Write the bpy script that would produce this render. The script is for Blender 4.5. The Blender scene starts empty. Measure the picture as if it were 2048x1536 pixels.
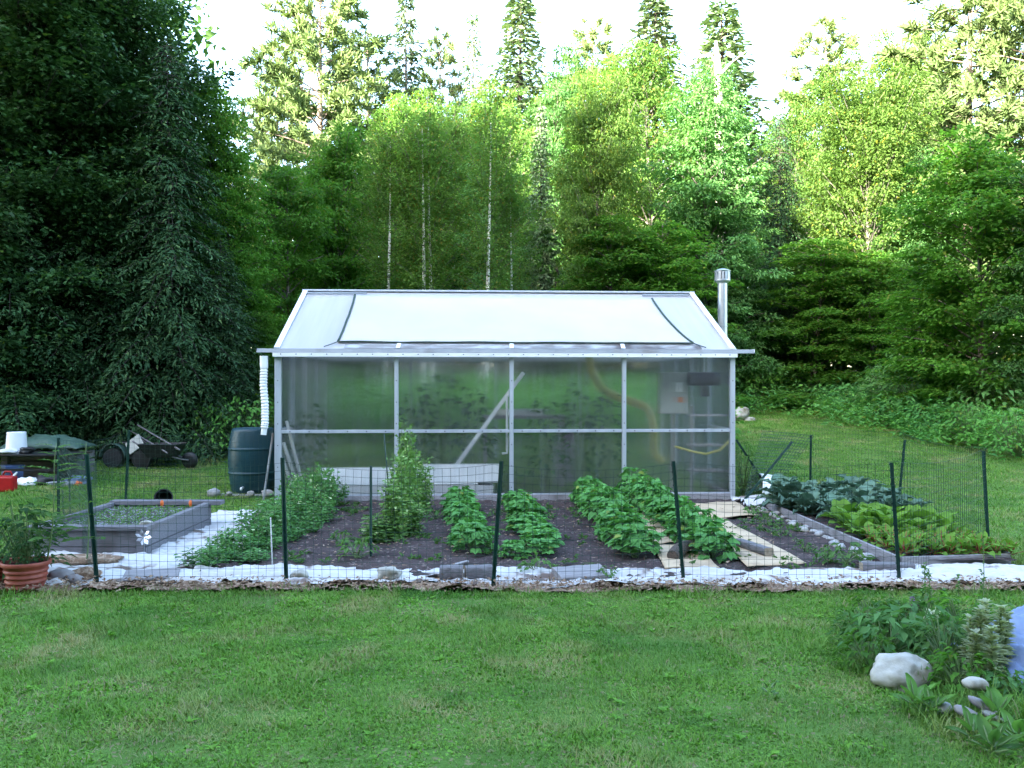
import bpy, math, random
import numpy as np
from mathutils import Vector, Matrix, noise as mnoise

rng = np.random.default_rng(11)
random.seed(11)
SC = bpy.context.scene
COL = SC.collection
PI = math.pi
F, H, CX, CY = 1773.0, 1.66, 1024.0, 768.0     # focal length in photo pixels, eye height, image centre


def terr(x, y):
    """height of the ground: flat garden, rising gently behind it"""
    t = max(0.0, y - 12.6)
    z = 0.068 * (math.sqrt(t * t + 0.36) - 0.6)
    if y > 40:
        z -= 0.068 * (y - 40) * 0.7
    return z


def terr_np(x, y):
    t = np.maximum(0, y - 12.6)
    z = 0.068 * (np.sqrt(t * t + 0.36) - 0.6)
    return z - np.where(y > 40, 0.068 * (y - 40) * 0.7, 0)


def G(px, py, z=0.0):
    d = (H - z) * F / (py - CY)
    return Vector(((px - CX) * d / F, d, z))


def P(px, py, d):
    return Vector(((px - CX) * d / F, d, H - (py - CY) * d / F))


# ------------------------------------------------------------------ noise on arrays
_perm = np.random.default_rng(3).permutation(4096).astype(np.int64)
_val = np.random.default_rng(4).random(4096)


def vnoise(x, y, sc=1.0):
    x = np.asarray(x, float) / sc + 1000.3
    y = np.asarray(y, float) / sc + 1000.7
    xi = np.floor(x).astype(np.int64); yi = np.floor(y).astype(np.int64)
    fx = x - xi; fy = y - yi
    fx = fx * fx * (3 - 2 * fx); fy = fy * fy * (3 - 2 * fy)
    h = lambda a, b: _val[_perm[(_perm[a & 4095] + b) & 4095]]
    return (h(xi, yi) * (1 - fx) + h(xi + 1, yi) * fx) * (1 - fy) + (h(xi, yi + 1) * (1 - fx) + h(xi + 1, yi + 1) * fx) * fy


def fbm(x, y, sc=1.0, o=3):
    s = 0; a = .5; t = 0
    for _ in range(o):
        s = s + a * vnoise(x, y, sc); t += a; a *= .5; sc *= .5
    return s / t


# ------------------------------------------------------------------ materials
def new_mat(name):
    m = bpy.data.materials.new(name); m.use_nodes = True
    nt = m.node_tree; nt.nodes.clear()
    out = nt.nodes.new('ShaderNodeOutputMaterial')
    return m, nt, out


def N(nt, t, **kw):
    n = nt.nodes.new(t)
    for k, v in kw.items():
        if k in n.inputs: n.inputs[k].default_value = v
        else: setattr(n, k, v)
    return n


def c4(c): return (c[0], c[1], c[2], 1.0)


def mixc(nt, fac, a, b):
    m = nt.nodes.new('ShaderNodeMix'); m.data_type = 'RGBA'
    if isinstance(fac, (int, float)): m.inputs[0].default_value = fac
    else: nt.links.new(fac, m.inputs[0])
    for s, v in ((6, a), (7, b)):
        if isinstance(v, tuple): m.inputs[s].default_value = c4(v)
        else: nt.links.new(v, m.inputs[s])
    return m.outputs[2]


def ramp(nt, src, lo, hi):
    r = nt.nodes.new('ShaderNodeMapRange'); r.inputs[1].default_value = lo; r.inputs[2].default_value = hi
    nt.links.new(src, r.inputs[0]); return r.outputs[0]


def noise_out(nt, scale, detail=4, stretch=(1, 1, 1), rough=.55, coords='Object'):
    tc = nt.nodes.new('ShaderNodeTexCoord'); mp = nt.nodes.new('ShaderNodeMapping')
    mp.inputs['Scale'].default_value = stretch
    nt.links.new(tc.outputs[coords], mp.inputs[0])
    n = N(nt, 'ShaderNodeTexNoise', Scale=scale, Detail=detail, Roughness=rough)
    nt.links.new(mp.outputs[0], n.inputs['Vector'])
    return n.outputs[0]


def mat(name, a, b=None, rough=.6, scale=12, stretch=(1, 1, 1), bump=0.0, bscale=60, metal=0.0, spec=.4, lo=.35, hi=.65, c=None, cscale=3.0, clo=.55, chi=.7):
    m, nt, out = new_mat(name)
    p = N(nt, 'ShaderNodeBsdfPrincipled', Roughness=rough, Metallic=metal)
    p.inputs['Specular IOR Level'].default_value = spec
    b = b or tuple(x * .8 for x in a)
    col = mixc(nt, ramp(nt, noise_out(nt, scale, 5, stretch), lo, hi), a, b)
    if c: col = mixc(nt, ramp(nt, noise_out(nt, cscale, 6), clo, chi), col, c)
    nt.links.new(col, p.inputs['Base Color'])
    if bump:
        bn = N(nt, 'ShaderNodeBump', Strength=bump, Distance=.01)
        nt.links.new(noise_out(nt, bscale, 4, stretch), bn.inputs['Height'])
        nt.links.new(bn.outputs[0], p.inputs['Normal'])
    nt.links.new(p.outputs[0], out.inputs[0])
    return m


def leaf_mat(name, a, b, trans=.38, rough=.62, c=None, cpos=.92, tint=.25, pscale=.6, spec=.16, tcol=None, patch=None, patch2=None):
    """thin foliage: hue differs leaf by leaf, clump by clump and plant by plant; light passes through"""
    m, nt, out = new_mat(name)
    g = nt.nodes.new('ShaderNodeNewGeometry')
    r = g.outputs['Random Per Island']
    oi = nt.nodes.new('ShaderNodeObjectInfo')
    n1 = ramp(nt, noise_out(nt, pscale, 2), .35, .65)
    ad = N(nt, 'ShaderNodeMath', operation='MULTIPLY_ADD'); ad.inputs[1].default_value = .5
    nt.links.new(r, ad.inputs[0])
    hf = N(nt, 'ShaderNodeMath', operation='MULTIPLY'); hf.inputs[1].default_value = .5
    nt.links.new(n1, hf.inputs[0]); nt.links.new(hf.outputs[0], ad.inputs[2])
    col = mixc(nt, ad.outputs[0], a, b)
    if c:
        gt = N(nt, 'ShaderNodeMath', operation='GREATER_THAN'); gt.inputs[1].default_value = cpos
        nt.links.new(r, gt.inputs[0]); col = mixc(nt, gt.outputs[0], col, c)
    for pp in (patch, patch2):
        if pp: col = mixc(nt, ramp(nt, noise_out(nt, pp[1], 5), pp[2], pp[3]), col, pp[0])
    hs = nt.nodes.new('ShaderNodeHueSaturation')
    mr = nt.nodes.new('ShaderNodeMapRange'); mr.inputs[3].default_value = 1 - tint; mr.inputs[4].default_value = 1 + tint
    nt.links.new(oi.outputs['Random'], mr.inputs[0]); nt.links.new(mr.outputs[0], hs.inputs['Value'])
    nt.links.new(col, hs.inputs['Color'])
    p = N(nt, 'ShaderNodeBsdfPrincipled', Roughness=rough); p.inputs['Specular IOR Level'].default_value = spec
    nt.links.new(hs.outputs[0], p.inputs['Base Color'])
    t = nt.nodes.new('ShaderNodeBsdfTranslucent')
    tm = nt.nodes.new('ShaderNodeMix'); tm.data_type = 'RGBA'; tm.blend_type = 'MULTIPLY'; tm.inputs[0].default_value = 1
    nt.links.new(hs.outputs[0], tm.inputs[6]); tm.inputs[7].default_value = c4(tcol or (1.3, 1.35, .7))
    nt.links.new(tm.outputs[2], t.inputs[0])
    mx = nt.nodes.new('ShaderNodeMixShader'); mx.inputs[0].default_value = trans
    nt.links.new(p.outputs[0], mx.inputs[1]); nt.links.new(t.outputs[0], mx.inputs[2])
    nt.links.new(mx.outputs[0], out.inputs[0])
    return m


def bark_mat(name, a, b, sc=9, stretch=(1, 1, .25)):
    return mat(name, a, b, rough=.9, scale=sc, stretch=stretch, bump=.6, bscale=25, spec=.2)


M = {}
M['grass'] = leaf_mat('grass_blades', (.085, .190, .026), (.190, .335, .065), trans=.25, rough=.5, c=(.30, .27, .14), cpos=.955, tint=0, pscale=2.6, patch=((.30, .29, .13), 1.5, .50, .66), patch2=((.075, .185, .030), 1.0, .50, .62))
M['clover'] = leaf_mat('clover_leaves', (.085, .225, .025), (.185, .385, .055), trans=.25, c=(.30, .27, .15), cpos=.97, tint=0, pscale=1.7)
M['dry'] = leaf_mat('dry_grass', (.16, .13, .07), (.30, .25, .15), trans=.1, tint=0)
M['maple'] = leaf_mat('maple_leaves', (0.049, 0.139, 0.019), (0.114, 0.268, 0.036), trans=.5, c=(.15, .20, .03), cpos=.95)
M['yellowleaf'] = leaf_mat('yellow_green_leaves', (.085, .170, .032), (.155, .250, .060), trans=.5, c=(.2, .22, .03), cpos=.95)
M['bluegreen'] = leaf_mat('blue_green_leaves', (0.055, 0.152, 0.047), (0.125, 0.258, 0.074))
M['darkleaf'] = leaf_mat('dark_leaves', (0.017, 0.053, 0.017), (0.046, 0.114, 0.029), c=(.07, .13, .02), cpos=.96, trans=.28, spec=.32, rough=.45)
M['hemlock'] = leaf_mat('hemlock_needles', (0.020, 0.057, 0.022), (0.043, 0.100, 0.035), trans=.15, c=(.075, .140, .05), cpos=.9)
M['pine'] = leaf_mat('pine_needles', (.080, .135, .040), (.135, .185, .068), trans=.2, tint=.12)
M['spruce'] = leaf_mat('spruce_needles', (0.090, 0.162, 0.081), (0.180, 0.243, 0.126), trans=.15)
M['birchleaf'] = leaf_mat('birch_leaves', (0.078, 0.172, 0.035), (0.156, 0.272, 0.062), trans=.5, c=(.2, .18, .04), cpos=.94)
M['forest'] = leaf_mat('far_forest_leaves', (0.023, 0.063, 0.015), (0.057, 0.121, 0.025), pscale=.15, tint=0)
M['under'] = leaf_mat('undergrowth_leaves', (0.062, 0.199, 0.040), (0.156, 0.368, 0.074), c=(.13, .2, .03), cpos=.93, tint=.15)
M['fern'] = leaf_mat('fern_fronds', (0.064, 0.217, 0.062), (0.138, 0.340, 0.092), tint=.15)
M['bean'] = leaf_mat('bean_leaves', (.080, .240, .060), (.140, .350, .095), trans=.28, tint=.1, c=(.26, .34, .07), cpos=.985, pscale=5)
M['pea'] = leaf_mat('pea_leaves', (0.062, 0.186, 0.049), (0.138, 0.304, 0.091), trans=.28, tint=.12, c=(.5, .6, .35), cpos=.975, pscale=5)
M['peatall'] = leaf_mat('ripening_pea_leaves', (.100, .220, .050), (.185, .330, .095), trans=.28, tint=.1, c=(.45, .55, .25), cpos=.95, pscale=5)
M['kale'] = leaf_mat('kale_leaves', (0.090, 0.171, 0.117), (0.171, 0.270, 0.194), trans=.15, tint=.15, rough=.5, tcol=(1, 1.1, .8))
M['chard'] = leaf_mat('chard_leaves', (0.095, 0.226, 0.032), (0.189, 0.336, 0.053), trans=.3, tint=.12)
M['lettuce'] = leaf_mat('beet_greens', (.100, .225, .030), (.190, .340, .060), trans=.3, tint=.12, c=(.16, .06, .04), cpos=.975)
M['weed'] = leaf_mat('weed_leaves', (0.056, 0.138, 0.037), (0.119, 0.231, 0.062), tint=.15)
M['broad'] = leaf_mat('broad_weed_leaves', (0.077, 0.187, 0.040), (0.132, 0.275, 0.066), trans=.3, tint=.12)
M['sage'] = leaf_mat('spike_flower_leaves', (.30, .36, .21), (.46, .49, .35), tint=.1, c=(.36, .38, .27), cpos=.8)
M['tomato'] = leaf_mat('tomato_leaves', (.022, .070, .020), (.048, .120, .035), tint=.15)
M['petal'] = leaf_mat('flower_petals', (.30, .16, .42), (.42, .25, .5), tint=0)
M['whitepetal'] = leaf_mat('white_petals', (.55, .58, .48), (.7, .7, .6), tint=0)
M['stem'] = mat('green_stem', (.10, .17, .05), (.14, .2, .08), scale=20)
M['redstem'] = mat('red_stem', (.25, .03, .03), (.32, .06, .05), scale=20)
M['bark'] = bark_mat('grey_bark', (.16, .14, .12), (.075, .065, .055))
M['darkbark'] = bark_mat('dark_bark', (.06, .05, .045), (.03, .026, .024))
M['pinebark'] = bark_mat('pine_bark', (.22, .17, .13), (.11, .085, .07))
M['palebark'] = bark_mat('pale_bark', (.5, .46, .4), (.33, .29, .24))
M['wood'] = mat('weathered_wood', (.30, .28, .28), (.20, .185, .19), rough=.85, scale=6, stretch=(1.2, 14, 14), bump=.35, bscale=18)
M['bedwood'] = mat('dark_weathered_boards', (.19, .18, .195), (.12, .115, .125), rough=.85, scale=6, stretch=(1.2, 9, 14), bump=.35, bscale=18, c=(.10, .09, .09), cscale=2.2)
M['woody'] = mat('weathered_boards', (.31, .29, .295), (.21, .195, .205), rough=.85, scale=6, stretch=(9, 1.2, 14), bump=.35, bscale=18, c=(.15, .135, .13), cscale=2.2)
M['logwood'] = mat('split_firewood', (.20, .19, .20), (.11, .10, .105), rough=.95, scale=9, stretch=(1.5, 12, 12), bump=.6, bscale=15)
M['barkwood'] = mat('log_bark', (.12, .09, .07), (.055, .045, .04), rough=.95, scale=10, stretch=(1.5, 9, 9), bump=.9, bscale=14)
M['cutwood'] = mat('cut_wood_face', (.34, .28, .21), (.22, .17, .12), rough=.9, scale=30, bump=.2)
M['galv'] = mat('galvanised_steel', (.50, .53, .57), (.38, .41, .45), rough=.38, scale=5, metal=.75, bump=.05, bscale=8)
M['alu'] = mat('aluminium_frame', (.52, .55, .60), (.42, .45, .50), rough=.42, scale=7, stretch=(1, 1, .15), metal=.35)
M['whitetrim'] = mat('white_trim', (.80, .81, .82), (.70, .71, .73), rough=.45, scale=3)
M['screw'] = mat('screw_heads', (.12, .12, .13), rough=.4, metal=.8)
M['gutter'] = mat('grey_gutter', (.29, .31, .33), (.23, .25, .27), rough=.45, scale=4, c=(.14, .12, .11), cscale=1.4)
M['sheet'] = mat('white_sheeting', (.63, .60, .585), (.57, .545, .535), rough=.6, scale=1.2, spec=.2, c=(.49, .47, .465), cscale=.9, clo=.6, chi=.9)
M['roofpane'] = mat('opal_roof_panel', (.58, .56, .56), (.51, .495, .50), rough=.3, scale=1.5, stretch=(8, .5, .5), spec=.15)
M['roofdirt'] = mat('dirty_roof_edge', (.55, .57, .58), (.30, .28, .27), rough=.6, scale=3.0, stretch=(1, 3, 3), lo=.42, hi=.56, c=(.13, .11, .105), cscale=1.3, clo=.5, chi=.62)
M['greentrim'] = mat('dark_green_edging', (.018, .05, .03), (.014, .035, .022), rough=.6)
M['postgreen'] = mat('green_post_paint', (.008, .045, .034), (.006, .03, .024), rough=.45, scale=15)
M['wire'] = mat('green_wire', (.012, .05, .035), (.01, .035, .025), rough=.5)
M['bluebarrel'] = mat('blue_plastic', (.007, .046, .062), (.006, .037, .050), rough=.42, scale=4, spec=.4)
M['whiteplastic'] = mat('white_plastic', (.80, .80, .80), (.73, .74, .75), rough=.35, scale=4)
M['offwhite'] = mat('off_white_board', (.62, .61, .60), (.54, .53, .53), rough=.6, scale=4)
M['pvc'] = mat('white_pipe', (.72, .73, .73), (.64, .66, .66), rough=.35)
M['greybox'] = mat('beige_grey_metal', (.36, .37, .33), (.31, .32, .29), rough=.4)
M['paper'] = mat('white_paper', (.82, .82, .82), (.75, .75, .76), rough=.8)
M['orange'] = mat('orange_plastic', (.75, .16, .03), (.62, .12, .03), rough=.5)
M['yellow'] = mat('yellow_plastic', (.46, .42, .10), (.40, .36, .10), rough=.4)
M['purple'] = mat('purple_plastic', (.22, .11, .22), (.18, .09, .19), rough=.5)
M['red'] = mat('red_plastic', (.42, .012, .015), (.32, .01, .012), rough=.35)
M['terracotta'] = mat('terracotta_plastic', (.27, .058, .035), (.22, .046, .028), rough=.5, scale=5, bump=.1, bscale=30, c=(.21, .06, .04), cscale=4)
M['black'] = mat('black_plastic', (.018, .018, .02), (.012, .012, .013), rough=.5)
M['darkmetal'] = mat('dark_metal', (.03, .032, .035), (.02, .02, .022), rough=.5, metal=.4, c=(.06, .035, .02))
M['tractorgreen'] = mat('green_machine_paint', (.045, .09, .07), (.035, .07, .055), rough=.5)
M['tarp'] = mat('green_tarp', (.055, .105, .075), (.04, .08, .06), rough=.55, bump=.3, bscale=9)
M['bluecloth'] = mat('pale_blue_tarp', (.19, .25, .40), (.14, .19, .33), rough=.6, scale=5, bump=.2, bscale=12)
M['cardboard'] = mat('cardboard', (.52, .39, .26), (.45, .33, .21), rough=.9, scale=3, stretch=(1, 1, 1), c=(.33, .24, .16), cscale=4)
M['foil'] = mat('aluminium_foil', (.80, .82, .85), (.65, .67, .7), rough=.22, metal=.95, bump=.9, bscale=30)
M['rockwhite'] = mat('pale_rock', (.42, .40, .35), (.30, .285, .24), rough=.9, scale=9, bump=1.0, bscale=14, c=(.17, .15, .10), cscale=5, clo=.5, chi=.66)
M['rock'] = mat('grey_rock', (.36, .35, .34), (.26, .25, .25), rough=.85, scale=7, bump=.5, bscale=20, c=(.45, .43, .4), cscale=5)
M['slate'] = mat('flat_brown_rock', (.25, .23, .23), (.19, .17, .17), rough=.8, scale=6, bump=.4, bscale=20)
M['tub'] = mat('blue_tub', (.09, .15, .33), (.07, .12, .27), rough=.5)


def soil_mat(name, a, b, chip, chip_cut):
    m, nt, out = new_mat(name)
    p = N(nt, 'ShaderNodeBsdfPrincipled', Roughness=.95); p.inputs['Specular IOR Level'].default_value = .15
    col = mixc(nt, ramp(nt, noise_out(nt, 2.2, 6), .35, .65), a, b)
    v = N(nt, 'ShaderNodeTexVoronoi', Scale=42.0)
    tc = nt.nodes.new('ShaderNodeTexCoord'); nt.links.new(tc.outputs['Object'], v.inputs['Vector'])
    sep = nt.nodes.new('ShaderNodeSeparateColor'); nt.links.new(v.outputs['Color'], sep.inputs[0])
    col = mixc(nt, ramp(nt, sep.outputs[0], chip_cut, chip_cut + .02), col, chip)
    nt.links.new(col, p.inputs['Base Color'])
    bn = N(nt, 'ShaderNodeBump', Strength=.9, Distance=.02)
    nt.links.new(noise_out(nt, 45, 6), bn.inputs['Height']); nt.links.new(bn.outputs[0], p.inputs['Normal'])
    nt.links.new(p.outputs[0], out.inputs[0]); return m


M['soil'] = soil_mat('garden_soil', (.050, .036, .036), (.080, .060, .058), (.17, .13, .12), .93)
M['mulch'] = soil_mat('bark_mulch', (.19, .12, .08), (.30, .20, .135), (.40, .29, .21), .72)
M['bedsoil'] = soil_mat('seed_bed_soil', (.055, .045, .05), (.085, .07, .07), (.26, .26, .28), .66)
M['gravel'] = soil_mat('greenhouse_floor', (.10, .085, .08), (.14, .12, .11), (.2, .18, .17), .85)
M['ground'] = soil_mat('lawn_ground', (.065, .135, .022), (.095, .185, .034), (.16, .16, .07), .9)


def birch_mat():
    m, nt, out = new_mat('birch_bark')
    p = N(nt, 'ShaderNodeBsdfPrincipled', Roughness=.7)
    f = ramp(nt, noise_out(nt, 7, 4, (.6, .6, 2.2)), .56, .62)
    col = mixc(nt, f, (.70, .68, .62), (.10, .085, .075))
    nt.links.new(col, p.inputs['Base Color']); nt.links.new(p.outputs[0], out.inputs[0]); return m


M['birch'] = birch_mat()


def make_translucent(m, k, col):
    nt = m.node_tree; out = [n for n in nt.nodes if n.type == 'OUTPUT_MATERIAL'][0]; sh_ = out.inputs[0].links[0].from_socket
    t = nt.nodes.new('ShaderNodeBsdfTranslucent'); t.inputs[0].default_value = c4(col)
    mx = nt.nodes.new('ShaderNodeMixShader'); mx.inputs[0].default_value = k
    nt.links.new(sh_, mx.inputs[1]); nt.links.new(t.outputs[0], mx.inputs[2]); nt.links.new(mx.outputs[0], out.inputs[0])


make_translucent(M['roofpane'], .38, (.86, .85, .86)); make_translucent(M['sheet'], .30, (.85, .86, .88)); make_translucent(M['roofdirt'], .3, (.6, .6, .6))


def cloth_mat():
    m, nt, out = new_mat('white_weed_cloth')
    p = N(nt, 'ShaderNodeBsdfPrincipled', Roughness=.75); p.inputs['Specular IOR Level'].default_value = .25
    col = mixc(nt, ramp(nt, noise_out(nt, 3.5, 6), .52, .8), (.54, .52, .51), (.40, .365, .34))
    d1 = ramp(nt, noise_out(nt, 4.5, 6, (.6, 1.3, 1)), .52, .58); d2 = ramp(nt, noise_out(nt, 1.9, 4), .50, .56)
    dm = N(nt, 'ShaderNodeMath', operation='MULTIPLY'); nt.links.new(d1, dm.inputs[0]); nt.links.new(d2, dm.inputs[1])
    col = mixc(nt, dm.outputs[0], col, (.17, .125, .105))
    nt.links.new(col, p.inputs['Base Color'])
    bn = N(nt, 'ShaderNodeBump', Strength=.5, Distance=.03)
    nt.links.new(noise_out(nt, 9, 5, (.5, 1.4, 1)), bn.inputs['Height']); nt.links.new(bn.outputs[0], p.inputs['Normal'])
    nt.links.new(p.outputs[0], out.inputs[0]); return m


M['cloth'] = cloth_mat()


def poly_mat(name, haze, rough, clear):
    """twin-wall polycarbonate: a hazy see-through sheet with fine vertical flutes"""
    m, nt, out = new_mat(name)
    tc = nt.nodes.new('ShaderNodeTexCoord')
    w = N(nt, 'ShaderNodeTexWave', Scale=26.0, Distortion=0.0); w.bands_direction = 'X'
    nt.links.new(tc.outputs['Object'], w.inputs['Vector'])
    bn = N(nt, 'ShaderNodeBump', Strength=.35, Distance=.004)
    nt.links.new(w.outputs['Fac'], bn.inputs['Height'])
    rf = N(nt, 'ShaderNodeBsdfRefraction', Roughness=rough, IOR=1.28); rf.inputs[0].default_value = (1, 1, 1, 1)
    nt.links.new(bn.outputs[0], rf.inputs['Normal'])
    tr = nt.nodes.new('ShaderNodeBsdfTransparent'); tr.inputs[0].default_value = (.985, 1, .99, 1)
    m1 = nt.nodes.new('ShaderNodeMixShader'); m1.inputs[0].default_value = clear
    nt.links.new(rf.outputs[0], m1.inputs[1]); nt.links.new(tr.outputs[0], m1.inputs[2])
    df = nt.nodes.new('ShaderNodeBsdfDiffuse'); df.inputs[0].default_value = (.50, .53, .58, 1)
    m2 = nt.nodes.new('ShaderNodeMixShader')
    st = mixc(nt, ramp(nt, noise_out(nt, 2.0, 5, (9, 1, .35)), .4, .75), (haze * .5,) * 3, (haze * 1.4,) * 3)
    nt.links.new(st, m2.inputs[0])
    nt.links.new(m1.outputs[0], m2.inputs[1]); nt.links.new(df.outputs[0], m2.inputs[2])
    gl = N(nt, 'ShaderNodeBsdfGlossy', Roughness=.12); gl.inputs[0].default_value = (.9, .93, 1, 1)
    nt.links.new(bn.outputs[0], gl.inputs['Normal'])
    fr = N(nt, 'ShaderNodeFresnel', IOR=1.25)
    m3 = nt.nodes.new('ShaderNodeMixShader')
    nt.links.new(fr.outputs[0], m3.inputs[0]); nt.links.new(m2.outputs[0], m3.inputs[1]); nt.links.new(gl.outputs[0], m3.inputs[2])
    nt.links.new(m3.outputs[0], out.inputs[0]); return m


M['poly'] = poly_mat('twin_wall_polycarbonate', .062, .17, .36)
M['polyside'] = poly_mat('clear_wall_polycarbonate', .006, .05, .85)


# ------------------------------------------------------------------ mesh helpers
def link(name, me, parent=None):
    o = bpy.data.objects.new(name, me); COL.objects.link(o)
    if parent: o.parent = parent
    return o


def tag(o, label=None, cat=None, group=None, kind=None):
    if label: o['label'] = label
    if cat: o['category'] = cat
    if group: o['group'] = group
    if kind: o['kind'] = kind
    return o


def empty(name, loc, label, cat, group=None, rz=0.0):
    o = bpy.data.objects.new(name, None); COL.objects.link(o)
    o.empty_display_size = .1
    o.location = loc; o.rotation_euler = (0, 0, rz)
    return tag(o, label, cat, group)


def copy_tree(o, loc, rz=0.0, sc=(1, 1, 1), label=None, group=None, cat=None):
    r = o.copy(); COL.objects.link(r); r.location = loc; r.rotation_euler = (0, 0, rz); r.scale = sc
    if label: r['label'] = label
    if group: r['group'] = group
    if cat: r['category'] = cat
    for ch in o.children:
        c = ch.copy(); COL.objects.link(c); c.parent = r
        for g in ch.children:
            d = g.copy(); COL.objects.link(d); d.parent = c
    return r


def np_mesh(name, V, L, T, mats, mi=None, smooth=False):
    me = bpy.data.meshes.new(name)
    V = np.ascontiguousarray(V, np.float32); L = np.ascontiguousarray(L, np.int32); T = np.ascontiguousarray(T, np.int32)
    me.vertices.add(len(V)); me.vertices.foreach_set('co', V.ravel())
    me.loops.add(len(L)); me.loops.foreach_set('vertex_index', L)
    me.polygons.add(len(T))
    st = np.zeros(len(T), np.int32); st[1:] = np.cumsum(T)[:-1]
    me.polygons.foreach_set('loop_start', st); me.polygons.foreach_set('loop_total', T)
    for m in mats: me.materials.append(m)
    if mi is not None: me.polygons.foreach_set('material_index', np.ascontiguousarray(mi, np.int32))
    if smooth: me.polygons.foreach_set('use_smooth', np.ones(len(T), bool))
    me.update(calc_edges=True)
    return me


class MB:
    def __init__(s): s.v = []; s.f = []; s.m = []

    def face(s, idx, mi=0): s.f.append(tuple(idx)); s.m.append(mi)

    def box(s, lo, hi, mi=0, R=None):
        b = len(s.v)
        for z in (lo[2], hi[2]):
            for x, y in ((lo[0], lo[1]), (hi[0], lo[1]), (hi[0], hi[1]), (lo[0], hi[1])):
                p = Vector((x, y, z)); s.v.append(R @ p if R else p)
        for q in ((0, 3, 2, 1), (4, 5, 6, 7), (0, 1, 5, 4), (1, 2, 6, 5), (2, 3, 7, 6), (3, 0, 4, 7)):
            s.face([b + i for i in q], mi)
        return s

    def bar(s, a, b, w, h, mi=0, up=(0, 0, 1)):
        a = Vector(a); b = Vector(b); d = (b - a); L = d.length; d.normalize()
        u = Vector(up)
        if abs(d.dot(u)) > .98: u = Vector((0, 1, 0))
        sd = d.cross(u).normalized(); u = sd.cross(d)
        R = Matrix((d, sd, u)).transposed().to_4x4(); R.translation = a
        return s.box((0, -w / 2, -h / 2), (L, w / 2, h / 2), mi, R)

    def tube(s, pts, rad, n=8, mi=0, cap=True):
        pts = [Vector(p) for p in pts]
        if not hasattr(rad, '__len__'): rad = [rad] * len(pts)
        b = len(s.v); ref = None
        for i, p in enumerate(pts):
            d = (pts[min(i + 1, len(pts) - 1)] - pts[max(i - 1, 0)])
            if d.length < 1e-9: d = Vector((0, 0, 1))
            d.normalize()
            if ref is None: ref = d.orthogonal().normalized()
            ref = (ref - d * ref.dot(d))
            ref = ref.normalized() if ref.length > 1e-6 else d.orthogonal().normalized()
            q = d.cross(ref)
            for k in range(n):
                a = 2 * PI * k / n
                s.v.append(p + (ref * math.cos(a) + q * math.sin(a)) * rad[i])
        for i in range(len(pts) - 1):
            for k in range(n):
                s.face((b + i * n + k, b + i * n + (k + 1) % n, b + (i + 1) * n + (k + 1) % n, b + (i + 1) * n + k), mi)
        if cap:
            s.face([b + k for k in reversed(range(n))], mi); e = b + (len(pts) - 1) * n
            s.face([e + k for k in range(n)], mi)
        return s

    def lathe(s, prof, n=32, mi=0, c=(0, 0, 0), capb=True, capt=True):
        b = len(s.v); c = Vector(c)
        for r, z in prof:
            for k in range(n):
                a = 2 * PI * k / n; s.v.append(c + Vector((r * math.cos(a), r * math.sin(a), z)))
        for i in range(len(prof) - 1):
            for k in range(n):
                s.face((b + i * n + k, b + i * n + (k + 1) % n, b + (i + 1) * n + (k + 1) % n, b + (i + 1) * n + k), mi)
        if capb: s.face([b + k for k in reversed(range(n))], mi)
        if capt:
            e = b + (len(prof) - 1) * n; s.face([e + k for k in range(n)], mi)
        return s

    def grid(s, fn, nu, nv, mi=0):
        b = len(s.v)
        for j in range(nv + 1):
            for i in range(nu + 1): s.v.append(Vector(fn(i / nu, j / nv)))
        for j in range(nv):
            for i in range(nu):
                a = b + j * (nu + 1) + i; s.face((a, a + 1, a + nu + 2, a + nu + 1), mi)
        return s

    def blob(s, c, r, seed=0, amp=.25, n=2, mi=0, flat=0, freq=1.3):
        """a lumpy stone: icosphere pushed about by noise"""
        import bmesh
        bm = bmesh.new(); bmesh.ops.create_icosphere(bm, subdivisions=n, radius=1)
        b = len(s.v); o = Vector((seed * 7.3, seed * 3.1, seed * 1.7))
        for v in bm.verts:
            p = v.co.copy(); k = 1 + amp * mnoise.noise(p * freq + o) + amp * .4 * mnoise.noise(p * freq * 2.6 + o)
            p *= k
            if flat and p.z < -flat: p.z = -flat
            s.v.append(Vector(c) + Vector((p.x * r[0], p.y * r[1], p.z * r[2])))
        for f in bm.faces: s.face([b + v.index for v in f.verts], mi)
        bm.free(); return s

    def build(s, name, mats, parent=None, smooth=False, bevel=0.0, solid=0.0, auto=None):
        if not isinstance(mats, (list, tuple)): mats = [mats]
        me = bpy.data.meshes.new(name)
        me.from_pydata([tuple(v) for v in s.v], [], s.f)
        for m in mats: me.materials.append(m)
        me.polygons.foreach_set('material_index', s.m)
        if smooth: me.polygons.foreach_set('use_smooth', [True] * len(s.f))
        me.update()
        if auto is not None: me.set_sharp_from_angle(angle=auto)
        o = link(name, me, parent)
        if solid:
            k = o.modifiers.new('solid', 'SOLIDIFY'); k.thickness = solid; k.offset = 0
        if bevel:
            k = o.modifiers.new('bevel', 'BEVEL'); k.width = bevel; k.segments = 2; k.limit_method = 'ANGLE'; k.angle_limit = .7
        return o


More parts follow.
